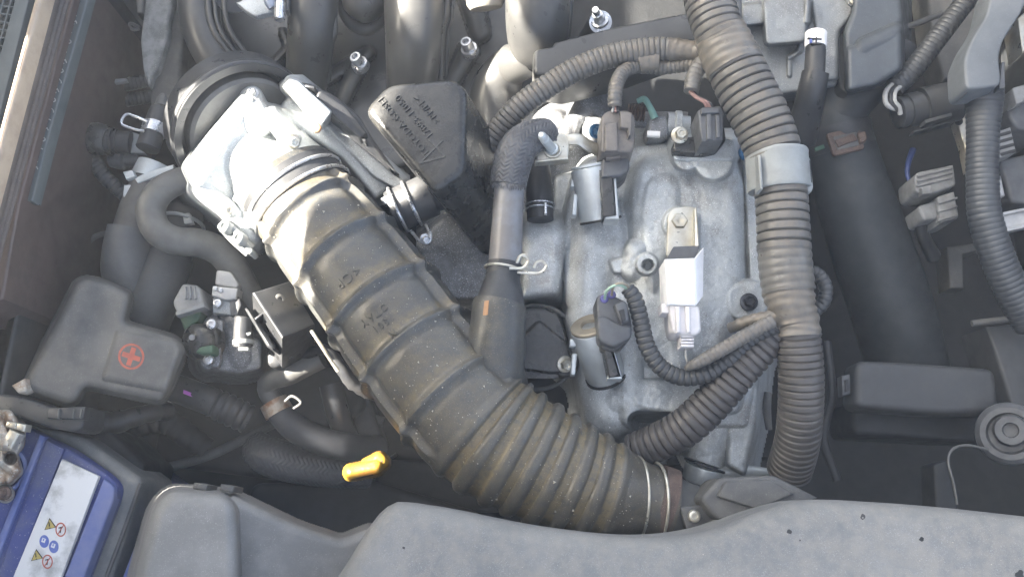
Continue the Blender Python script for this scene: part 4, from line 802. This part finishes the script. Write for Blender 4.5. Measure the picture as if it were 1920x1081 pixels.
part(tl, 'disc', lathe(P(435, -12, -20), P(435, -12, -14), [(0, 36), (1, 34)], 36), MAN)
# felt shield
ff = thing('felt_shield', 'peeling grey felt insulation with a torn edge, leaning on the manifold', 'shield', 295, 90, -30)
part(ff, 'felt', prism([(276, -40), (330, -40), (322, 10), (314, 40), (316, 62), (308, 86), (300, 112), (296, 128), (284, 140), (278, 162), (268, 135), (262, 75), (268, 30)], -26, 8, 2.5, 6), FELT)
part(ff, 'backing', prism([(310, -40), (352, -40), (345, 60), (338, 130), (330, 210), (280, 200), (280, 150), (300, 110), (312, 50)], -34, 60, 3, 8), M('worn_felt_back', (.062, .06, .055), (.09, .085, .075), 90, .85, 0, .6, 700))
one('cotter_loop', tube([(262, 54, -60, 3), (250, 56, -60, 3), (243, 50, -60, 3), (246, 44, -60, 3), (262, 52, -60, 3)], 8, 2), CASE, 'tiny wire loop on the dark panel left of the felt', 'clip')
one('firewall_bracket', prism([(252, -40), (272, -40), (268, 24), (256, 24)], -70, 20, 2, 3), CASE, 'small dark bracket at the top edge left of the felt', 'bracket')
# left harness
lh = thing('left_harness', 'black taped harness elbow with two corrugated conduits beside the firewall', 'wiring loom', 190, 190, -60)
part(lh, 'conduit', tube([(275, 152, -80, 12), (240, 158, -76, 13), (205, 164, -72, 13), (180, 172, -68, 13)], 22, corr=(7, .08, .2)), LOOMD)
part(lh, 'conduit', tube([(290, 180, -90, 12), (245, 187, -84, 12.5), (205, 194, -80, 12.5), (182, 198, -76, 12)], 22, corr=(7, .08, .2)), LOOMD)
part(lh, 'tape_elbow', tube([(192, 166, -64, 15), (165, 172, -58, 18), (148, 186, -54, 17), (148, 206, -52, 16), (158, 232, -50, 16), (168, 250, -50, 17)], 24, 3, prof=tapep(.03)), PLAST)
part(lh, 'grey_sleeve', prism([(178, 160), (192, 150), (236, 146), (238, 152), (195, 158), (182, 166)], -56, 4, .8, 2), CONL)
part(lh, 'tape_flag', prism([(147, 218), (158, 214), (164, 230), (152, 236)], -40, 3, .8, 2), CONL)
part(lh, 'lower_conduit', tube([(170, 285, -56, 13), (182, 310, -58, 14), (200, 335, -62, 14), (238, 368, -70, 14)], 24, corr=(9, .09, .2)), LOOMD)
bb = thing('ball_boot', 'round black rubber boot with a short black barrel on the left harness', 'boot', 185, 258, -40)
part(bb, 'boot', lathe(P(152, 255, -46), P(214, 266, -46), [(0, 8), (.06, 20), (.2, 28), (.45, 31), (.7, 29), (.85, 25), (.9, 27), (1, 26)], 36), GLOSSP)
part(bb, 'barrel', lathe(P(210, 265, -46), P(248, 268, -48), [(0, 19), (.1, 21), (.95, 21), (1, 17)], 30), RUBB2)
for i in range(2): part(bb, 'ring', ring(P(212+i*8, 265, -46), P(248, 268, -48)-P(210, 265, -46), 25-i*3, 1.6, 36), RUBB2)
vh = thing('valve_hose', 'short black hose with a silver band and a steel loop clip by the felt', 'hose', 285, 245, -30)
part(vh, 'hose', lathe(P(302, 205, -34), P(276, 280, -30), [(0, 17), (.02, 19), (.15, 20), (.98, 21), (1, 16)], 30), RUBB2)
part(vh, 'band', lathe(P(292, 234, -32), P(286, 252, -31), [(0, 21.5), (0, 22.5), (1, 22.5), (1, 21.5)], 36), STEEL)
part(vh, 'loop_clip', tube([(276, 228, -22, 2.8), (252, 218, -22, 2.8), (236, 215, -22, 2.8), (228, 232, -22, 2.8), (250, 242, -22, 2.8), (270, 246, -22, 2.8)], 8, 3), STEEL)
part(vh, 'bracket', prism([(243, 245), (262, 252), (258, 272), (272, 288), (228, 284), (240, 276), (250, 262)], -48, 4, .8, 3), CLIPG)
part(vh, 'upper_nozzle', tube([(302, 205, -34, 14), (310, 180, -40, 13), (322, 150, -48, 12)], 16), CASE)
one('nipple_fitting', join(lathe(P(210, 300, -60), P(262, 300, -54), [(0, 14), (.3, 18), (.5, 18), (.55, 12), (.8, 12), (1, 8)], 24)), CONG, 'small dark fitting under the steel loop clip', 'fitting')
hs = thing('heater_hose', 'upper dusty black heater hose with a pale steel clamp and a grey sleeve, left side', 'hose', 245, 440, -40)
part(hs, 'hose', tube([(300, 320, -42, 36), (282, 350, -40, 37), (262, 395, -38, 37), (248, 440, -38, 37)], 32), M('dusty_dark_hose', (.06, .058, .054), (.10, .095, .085), 40, .6, 0, .2, 700))
part(hs, 'sleeve', tube([(246, 430, -38, 42), (238, 470, -40, 43), (236, 510, -46, 43), (250, 550, -56, 42)], 34), M('grey_dusty_sleeve', (.075, .077, .078), (.11, .11, .108), 30, .6, 0, .15, 900))
part(hs, 'clamp', lathe(P(298, 316, -41), P(284, 343, -40), [(0, 38), (0, 40), (1, 40), (1, 38)], 44), GALV)
part(hs, 'clamp_ears', join(prism([(230, 322), (248, 318), (254, 330), (236, 336)], -22, 5, .8, 2), prism([(232, 346), (246, 346), (238, 372), (230, 368)], -26, 5, .8, 2), prism([(252, 334), (275, 322), (325, 308), (326, 318), (284, 334), (258, 344)], -24, 6, .8, 3)), GALV)
h3 = thing('heater_hose', 'lower bent black heater hose with a pale clamp beside the battery terminal cover', 'hose', 300, 520, -50)
part(h3, 'hose', tube([(345, 400, -62, 38), (332, 440, -58, 38), (318, 490, -54, 38)], 32), M('dull_dark_hose', (.05, .05, .05), (.08, .078, .07), 40, .6, 0, .2, 700))
part(h3, 'sleeve', tube([(320, 480, -54, 43), (300, 530, -54, 46), (276, 590, -60, 46), (262, 640, -72, 44)], 34), M('slate_sleeve', (.055, .058, .061), (.085, .086, .086), 30, .6, 0, .15, 900))
part(h3, 'clamp', ring(P(340, 420, -60), P(318, 490, -54)-P(345, 400, -62), 41, 3.5, 44), GALV)
part(h3, 'clamp_plate', prism([(330, 402), (355, 398), (362, 418), (345, 420), (320, 418)], -46, 4, .8, 3), GALV)
one('bypass_hose', tube([(366, 334, -14, 24), (335, 340, -12, 25), (302, 358, -10, 26), (283, 390, -12, 27), (292, 428, -14, 27), (325, 450, -18, 27), (375, 456, -26, 27), (412, 472, -34, 27), (440, 505, -40, 27), (462, 548, -46, 27), (478, 590, -54, 26)], 32), GREYHOSE, 'smooth taupe grey hose bending in an S left of the throttle body', 'hose')
one('thin_tube', tube([(148, 530, -80, 5), (152, 490, -80, 5), (166, 455, -80, 5), (186, 440, -80, 5), (212, 437, -78, 5)], 12), CASE, 'thin dark tube arching above the battery terminal cover', 'tube')
# ================================================================ battery terminal cover, battery
tc = thing('terminal_cover', 'dusty black terminal cover marked with a red plus in a circle', 'cover', 190, 650, 10)
tg = field((0, 480, 400, 800), 1.8, -38, [
    hpoly([(143, 530), (160, 522), (202, 530), (246, 552), (232, 606), (329, 634), (348, 657), (318, 728), (302, 753), (158, 722), (144, 750), (128, 758), (52, 730), (46, 716)], -8, 14, rc=14, sl=3.5),
    hpoly([(218, 618), (329, 640), (340, 657), (312, 735), (190, 712)], -5, 12, rc=8, sl=3.5), ], 4)
tcc = part(tc, 'cover', tg, CASE)
part(tcc, 'plus_mark', flat(annulus(246, 668, 20.5, 24.5, 32)+[plus(246, 668, 18, 17.5, 4.6)], tg, .15), RED)
for x0, y0, x1, y1 in ((20, 748, 70, 730), (0, 760, 40, 752)): pass
tm = thing('terminal_link', 'grubby black fuse link holder below the terminal cover', 'holder', 90, 775, -20)
part(tm, 'body', prism([(-20, 735), (40, 742), (100, 765), (160, 762), (156, 800), (140, 808), (95, 802), (30, 778), (-20, 770)], -6, 30, 2, 5), PLAST)
part(tm, 'lid', prism([(88, 764), (160, 762), (155, 786), (88, 784)], -2, 8, 1, 3), PLAST)
part(tm, 'ridge', join(*[prism(rad(x, 766, x-3, 784, 3), 0, 4, .5, 1) for x in (110, 138, 152)]), CASE)
part(tm, 'metal_end', prism([(20, 722), (46, 708), (50, 732), (34, 738)], -2, 10, 1.5, 4), CORR)
bt = thing('car_battery', 'blue car battery with a worn white warning label in the lower left corner', 'battery', 100, 970, -40)
def bq(pts, z, d, b=1.5, rc=6): return prism(pts, z, d, b, rc)
part(bt, 'case', bq([(-60, 780), (46, 800), (130, 840), (205, 892), (222, 912), (216, 940), (130, 1160), (-60, 1160)], -24, 150, 3, 16), BLUE)
part(bt, 'lid_ridge', bq([(74, 812), (84, 818), (-20, 1085), (-34, 1085)], -21, 8, 1.2, 3), BLUEB)
part(bt, 'lid_edge', bq([(194, 896), (214, 912), (212, 938), (134, 1140), (96, 1140)], -20, 10, 1.5, 6), BLUEB)
part(bt, 'lid_panel', bq([(88, 824), (120, 840), (12, 1120), (-20, 1120)], -21.5, 8, 1, 4), BLUE)
lb = bq([(116, 860), (185, 892), (92, 1140), (0, 1140)], -18.5, 3, .3, 1)
lbo = part(bt, 'warning_label', lb, LABEL)
def tri(cx, cy, s): return [(cx-s*.75, cy+s*.75), (cx+s*1.0, cy+s*.35), (cx+s*.0, cy-s*1.0)]
for cx, cy in ((93, 983), (68, 1041)):
    part(lbo, 'warning_triangle', flat([tri(cx, cy, 13)], lb, .12), BLACKP); part(lbo, 'warning_triangle_fill', flat([tri(cx, cy+.6, 10.6)], lb, .2), PRINTY); part(lbo, 'warning_sign', flat([rad(cx-1, cy-5, cx, cy+3, 2), rad(cx+.5, cy+5, cx+.8, cy+7, 2)], lb, .27), BLACKP)
for cx, cy, m in ((114, 992, 'flame'), (89, 1052, 'child')):
    part(lbo, 'prohibition_ring', join(flat(annulus(cx, cy, 8, 10, 24, 1.35), lb, .14), flat([rad(cx-5, cy+8, cx+5, cy-8, 1.6)], lb, .26)), RED); part(lbo, 'prohibition_symbol', join(flat([rad(cx-1, cy+6, cx+1, cy-5, 2)], lb, .2), flat([rad(cx-4, cy-3, cx+4, cy-5, 2)], lb, .22)), BLACKP)
for cx, cy in ((83, 1014), (101, 1024)):
    part(lbo, 'instruction_disc', flat([circ(cx, cy, 9, 24, 12)], lb, .14), PRINTB); part(lbo, 'instruction_symbol', flat([rect(cx-1, cy-2, 7, 8, 20)], lb, .2), LABEL); part(lbo, 'instruction_bar', flat([rect(cx-2, cy+6, 8, 2.4, 20), rect(cx-1, cy-3, 2.2, 4, 20)], lb, .26), PRINTB)
part(bt, 'fill_cap', lathe(P(-2, 880, -23), P(-2, 880, -14), [(0, 50), (.5, 50), (.8, 46), (.8, 40), (.2, 38)], 48), BLUEB)
tn = thing('battery_terminal', 'corroded battery clamp with rusty bolts at the left edge', 'terminal', 15, 850, -10)
part(tn, 'post', field((-30, 750, 60, 945), 1.8, -30, [hpoly([(-40, 765), (20, 768), (34, 790), (44, 800), (42, 835), (30, 850), (40, 885), (20, 905), (-40, 910)], -2, 8, rc=6), hcap(-10, 790, 0, 16, 10, 830, 0, 14), hcyl(10, 925, 14, -6, 5), hcap(0, 860, 0, 12, 24, 880, -2, 10), ccyl(20, 858, 9, -16)], 5, 3), CORR)
part(tn, 'bolt', bolt(8, 924, -2, 13, 6), RUST); part(tn, 'clamp_tab', join(prism(rect(38, 800, 18, 14, 12), 4, 8, 1, 2), prism(rect(20, 796, 20, 13, 12), 5, 8, 1, 2), prism(rect(18, 822, 34, 22, -60), 6, 8, 1.5, 3)), ZINC)
tr = thing('battery_tray', 'dusty grey plastic tray rim round the blue battery', 'tray', 220, 960, -40)
part(tr, 'rim', prism([(46, 795), (150, 815), (262, 895), (264, 912), (190, 1140), (130, 1140), (219, 935), (222, 910), (206, 890), (130, 838)], -34, 60, 4, 12), GREYTR)
part(tr, 'skirt', prism([(60, 790), (200, 800), (270, 870), (262, 895), (150, 815)], -60, 60, 4, 12), DARK)
part(tr, 'edge', tube([(264, 905, -34, 4), (230, 1000, -34, 4), (196, 1090, -34, 4)], 10), CASE)
one('blue_edge', prism([(286, 930), (296, 945), (252, 1085), (228, 1140), (205, 1140)], -30, 70, 3, 6), BLUEB, 'strip of blue plastic between the battery tray and the grey duct', 'strip')
# ================================================================ idle valve, relay box, pipes in the gap
P_ = P; PA_ = PA
def P(x, y, z): return P_(x, y, z-15)          # this cluster sits a little lower in the bay
def PA(X, Y, Z): return PA_(X, Y, Z-15)
iv = thing('idle_valve', 'round black and green valve on a grey aluminium housing beside the relay box', 'valve', 390, 640, -20)
part(iv, 'housing', field((340, 540, 510, 720), 1.8, -110, [
    hpoly([(395, 585), (430, 590), (450, 620), (490, 640), (490, 690), (450, 700), (385, 690), (400, 640)], -22, 8), hcyl(398, 610, 16, -14, 5), hcyl(392, 676, 16, -14, 5), hpoly([(395, 600), (420, 600), (412, 690), (388, 686)], -12, 4), hcap(440, 600, -24, 22, 450, 670, -26, 22)], 5, .8), ALUMD)
part(iv, 'motor', lathe(P(402, 640, -22), P(352, 640, -6), [(0, 36), (.3, 36), (.35, 33), (.75, 33), (.9, 28), (1, 20), (1, 6), (1.04, 5)], 40), GLOSSP)
part(iv, 'motor_centre', lathe(P(360, 632, 1), P(359, 632, 3), [(0, 6), (1, 5)], 18), CONL)
part(iv, 'green_band', prism([(372, 650), (398, 645), (400, 662), (380, 664), (366, 660)], 2, 18, 2, 4), GREEN)
for x, y in ((398, 608), (392, 675)): part(iv, 'screw', screw(x, y, -8, 10, 3), STEEL)
gc = thing('green_connector', 'pale grey plug pushed into a green socket beside the lower heater hose', 'connector', 352, 575, -20)
part(gc, 'plug', prism([(322, 566), (342, 530), (372, 534), (382, 572), (334, 592)], -6, 28, 2, 4), CONL)
part(gc, 'plug_lip', prism([(328, 584), (330, 592), (384, 575), (381, 566)], -4, 28, 1, 2), CONL)
part(gc, 'plug_rib', join(*[prism(rad(346+i*9, 536, 348+i*9, 560, 4), -4, 5, .8, 1) for i in range(3)]), CONL)
part(gc, 'socket', prism([(334, 590), (378, 574), (374, 600), (345, 620)], -12, 26, 2, 4), GREEN)
sf = thing('silver_fitting', 'stack of small silver brackets above the idle valve', 'bracket', 425, 560, -20)
part(sf, 'upper', prism([(405, 505), (432, 508), (448, 532), (444, 540), (402, 534)], -12, 16, 1.5, 4), ALUMB)
part(sf, 'plate', prism([(398, 535), (446, 540), (442, 560), (424, 562), (396, 554)], -8, 12, 1.2, 3), ALUMB)
part(sf, 'block', prism([(398, 558), (432, 560), (434, 590), (398, 586)], -14, 18, 1.5, 3), ALUM)
for x, y in ((404, 541), (414, 544)): part(sf, 'rivet', screw(x, y, -7.5, 4.5, 1.5), STEEL)
part(sf, 'screw', screw(409, 569, -12, 9, 3), STEEL)
part(sf, 'arm', prism([(430, 565), (446, 555), (448, 590), (432, 592)], -10, 10, 1, 2), CONG)
P = P_; PA = PA_
fp = thing('filter_stub', 'small dark cylinder held by a pale slotted clip left of the relay box', 'fitting', 457, 625, -10)
part(fp, 'body', lathe(P(458, 592, -14), P(455, 652, -18), [(0, 15), (.05, 18), (.95, 18), (1, 14)], 28), PLAST)
part(fp, 'clip', join(lathe(P(456, 638, -17), P(456, 646, -17), [(0, 19.5), (1, 19.5)], 32), prism([(446, 650), (466, 650), (466, 657), (446, 657)], -8, 4, 1, 3)), CLIPG)
part(fp, 'mark', prism([(461, 624), (470, 622), (470, 626), (464, 629)], -7, 2, .4, 1), CLIPG)
rb = thing('relay_box', 'black relay box with a cross head screw left of the big hose', 'relay', 530, 585, 0)
part(rb, 'box', prism([(475, 547, 14), (543, 526, -7), (592, 608, -9), (531, 632, 12)], 16, 46, 1.6, 3, vec=(-.25, -.32, -1)), PLAST)
part(rb, 'front_lip', prism([(457, 578), (462, 574), (514, 648), (511, 656), (500, 650)], 2, 26, 2, 2), PLAST)
part(rb, 'rib', prism(rad(478, 598, 497, 583, 4), 6, 14, .6, 1), PLAST)
part(rb, 'side_tab', prism([(441, 566), (449, 558), (453, 572), (445, 588)], -2, 12, 1, 2), PLAST)
part(rb, 'screw', screw(522, 562, 0, 11, 4, (.5, -.1, .8)), CASE)
part(rb, 'foot', prism([(500, 655), (560, 640), (565, 660), (520, 690), (500, 685)], -30, 30, 3, 6), PLAST)
one('wire_rod', tube([(584, 620, 2, 3.4), (596, 638, 2, 3.4), (618, 672, -4, 3.4), (634, 695, -8, 4)], 10, 4), ZINC, 'thin bright rod between the relay box and the big hose', 'rod')
wd = thing('water_pipe', 'grey elbow pipe with a rusty clamp feeding a black hose under the relay box', 'pipe', 540, 720, -60)
part(wd, 'elbow', tube([(605, 672, -46, 18), (575, 685, -48, 20), (540, 700, -50, 22), (508, 712, -54, 19), (500, 728, -60, 18), (516, 755, -64, 20)], 26), GREYHOSE)
part(wd, 'hose', tube([(514, 750, -64, 23), (530, 778, -66, 25), (560, 806, -70, 26), (610, 828, -78, 26), (660, 838, -90, 26), (710, 842, -110, 26)], 30), M('blue_black_hose', (.035, .038, .045), None, 60, .5, 0, .1, 900))
part(wd, 'clamp', lathe(P(512, 752, -64), P(524, 774, -65), [(0, 24.5), (0, 26.5), (1, 27), (1, 25)], 36), M('rusty_clamp_band', (.34, .30, .25), (.2, .10, .05), 110, .5, .4, .3, 700))
part(wd, 'clamp_ear', tube([(534, 752, -50, 2.6), (548, 742, -48, 2.6), (564, 754, -48, 2.6), (550, 766, -48, 2.6)], 8, 3), CASE)
bh = thing('braided_hose', 'black braided hose ending behind the yellow handle', 'hose', 560, 860, -80)
part(bh, 'hose', tube([(478, 836, -106, 30), (500, 852, -100, 35), (545, 866, -100, 36), (600, 876, -104, 34), (650, 884, -110, 30), (690, 888, -120, 26)], 110, 1.6, prof=braid(20, 8, .03)), BRAIDD)
dp = thing('dipstick_handle', 'yellow plastic dipstick loop at the bottom centre', 'dipstick', 690, 875, -30)
part(dp, 'handle', field((640, 842, 740, 905), 1.2, -48, [hcap(660, 885, -36, 14, 704, 876, -34, 14), hcap(690, 872, -40, 13, 712, 862, -38, 14), hcap(706, 876, -36, 13, 718, 866, -38, 13)], 4, .25), YELLOW)
part(dp, 'rod', tube([(722, 862, -46, 4), (732, 858, -70, 3.5), (742, 852, -120, 3.5)], 8), RUBB2)
part(dp, 'grime', flat([rad(664, 878, 700, 868, 2.5), rad(668, 896, 700, 889, 2), circ(704, 858, 2.5, 8), circ(716, 864, 2, 8)], field((640, 842, 740, 905), 1.2, -48, [hcap(660, 885, -36, 14, 704, 876, -34, 14), hcap(690, 872, -40, 13, 712, 862, -38, 14), hcap(706, 876, -36, 13, 718, 866, -38, 13)], 4, .25), .1), BROWNP)
pk = thing('pink_marked_plug', 'black ribbed plug with a pink paint mark under the terminal cover', 'connector', 390, 745, -60)
part(pk, 'barrel', tube([(325, 725, -66, 26), (370, 742, -62, 27), (405, 756, -62, 26)], 26), PLAST)
part(pk, 'bellows', tube([(400, 754, -62, 28), (430, 768, -64, 30), (465, 785, -70, 28)], 30, corr=(14, .12, .25)), PLAST)
part(pk, 'paint_mark', join(prism([(344, 730), (370, 740), (369, 747), (343, 737)], -51.5, 2, .2, 0), prism([(373, 742), (388, 747), (386, 753), (372, 748)], -52, 2, .2, 0)), PINK)
one('lower_plug', tube([(250, 800, -110, 20), (310, 790, -110, 24), (350, 815, -114, 24), (390, 840, -120, 20)], 22, corr=(22, .1, .2)), DARK, 'near black plug deep in the gap above the battery tray', 'connector')
one('cable_boot', tube([(160, 785, -60, 22), (210, 792, -64, 22), (270, 776, -72, 18), (320, 770, -90, 16)], 20, corr=(30, .08, .2)), PLAST, 'black cable boot running right from the fuse link holder', 'boot')
one('gasket_strip', tube([(560, 670, -50, 10), (610, 655, -30, 10), (640, 690, -30, 12), (660, 715, -36, 14), (690, 735, -44, 12), (720, 745, -56, 10)], 14, prof=tapep(.08)), PLAST, 'crumpled black tape wrapped wire along the left side of the big hose', 'wire')
one('coolant_tube', tube([(620, 720, -80, 22), (632, 770, -84, 22), (650, 820, -100, 22)], 22), PLAST, 'dark vertical tube in the gap left of the big hose', 'tube')
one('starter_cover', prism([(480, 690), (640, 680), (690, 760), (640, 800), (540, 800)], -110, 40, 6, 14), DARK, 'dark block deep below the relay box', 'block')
one('transmission_top', prism([(330, 660), (500, 680), (560, 800), (520, 900), (280, 870), (300, 760)], -160, 40, 8, 20), DARK, 'near black transmission top deep in the gap between battery and hose', 'casting')
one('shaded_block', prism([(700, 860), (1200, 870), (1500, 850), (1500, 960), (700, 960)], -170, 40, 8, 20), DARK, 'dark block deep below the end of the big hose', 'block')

# a few more dim pipes in the depths
one('fuel_pipe', tube([(300, 880, -130, 9), (400, 850, -128, 9), (500, 800, -130, 9), (600, 760, -128, 9), (720, 790, -130, 9)], 14), CASE, 'dim thin pipe running deep in the gap above the battery tray', 'pipe')
one('deep_hose', tube([(560, 940, -190, 22), (640, 930, -188, 24), (740, 920, -190, 24), (860, 930, -196, 22)], 20), RUBB2, 'dim hose lying deep between the yellow handle and the grey cover', 'hose')
one('engine_mount', join(prism([(590, 720), (690, 740), (720, 830), (640, 850), (580, 800)], -120, 30, 4, 8), lathe(P(640, 785, -118), P(640, 785, -112), [(0, 26), (.8, 26), (1, 22)], 30)), RUBB2, 'dark round mount deep left of the big hose', 'mount')
one('earth_cable', tube([(1550, 640, -120, 8), (1560, 740, -118, 8), (1545, 820, -116, 8), (1570, 900, -118, 8)], 12), RUBB2, 'dim cable hanging in the dark gap left of the fuse box', 'cable')
one('inner_hose', tube([(150, 60, -120, 12), (190, 100, -118, 12), (230, 110, -116, 12), (290, 90, -116, 12)], 16), RUBB2, 'dim hose on the dark panel behind the taped harness', 'hose')
# ================================================================ grit lying on the big hose, casting and shroud
def grit(n, x0, y0, x1, y1, tgt, r0, r1, seed):
    rnd = random.Random(seed); bv = BVHTree.FromPolygons([Vector(v) for v in tgt[0]], tgt[1]); V = []; F = []
    while len(F) < n*4:
        x, y = rnd.uniform(x0, x1), rnd.uniform(y0, y1); d = Vector(P(x, y, -300)-C0).normalized(); hit, nr, i, ds = bv.ray_cast(Vector(C0), d)
        if hit is None: n -= .2; continue
        r = rnd.uniform(r0, r1)*sc(hit)*(2.2 if rnd.random() < .05 else 1); o = len(V)
        if nr.dot(d) > 0: nr = -nr
        u = nr.orthogonal().normalized(); v = nr.cross(u); a = rnd.uniform(0, 6)
        for k in range(3): V.append(np.array(hit+(u*math.cos(a+k*2.1)+v*math.sin(a+k*2.1))*r*rnd.uniform(.6, 1.3)-nr*r*.2))
        V.append(np.array(hit+nr*r*.8)); F += [(o, o+1, o+3), (o+1, o+2, o+3), (o+2, o, o+3), (o, o+2, o+1)]
    return np.array(V), F
SAND = M('pale_grit', (.42, .37, .28), (.6, .57, .5), 300, .6); CHALK = M('white_oxide_specks', (.8, .8, .8), (.6, .6, .6), 300, .6)
for par, g, mt in ((hb, grit(700, 480, 380, 1240, 990, hg, .8, 1.9, 1), SAND), (sgo, grit(260, 640, 950, 1920, 1080, sg, .5, .9, 2), SAND), (enc, grit(600, 1000, 300, 1430, 860, eng, .8, 1.6, 3), CHALK), (hdc, grit(260, 790, 400, 990, 560, hdg, .8, 1.6, 4), SAND)):
    part(par, 'grit', g, mt)['kind'] = 'stuff'
# ================================================================ thin scattering volume added to imitate the lens glare veil
hm = bpy.data.materials.new('glare_veil_air'); hm.use_nodes = True; hn = hm.node_tree; hn.nodes.clear()
ho = hn.nodes.new('ShaderNodeOutputMaterial'); hv = hn.nodes.new('ShaderNodeVolumePrincipled')
hv.inputs['Density'].default_value = .075; hv.inputs['Color'].default_value = (.95, .95, .95, 1); hv.inputs['Anisotropy'].default_value = 0.
hn.links.new(hv.outputs[0], ho.inputs['Volume'])
hx = np.array([(x, y, z) for z in (-1.3, 1.5) for x, y in ((-2, -2), (2, -2), (2, 2), (-2, 2))], float)
hz = bpy.data.objects.new('haze', mesh('haze', (hx, [(3, 2, 1, 0), (4, 5, 6, 7), (0, 1, 5, 4), (1, 2, 6, 5), (2, 3, 7, 6), (3, 0, 4, 7)]), hm, np.zeros(3))); COL.objects.link(hz); hz['kind'] = 'stuff'
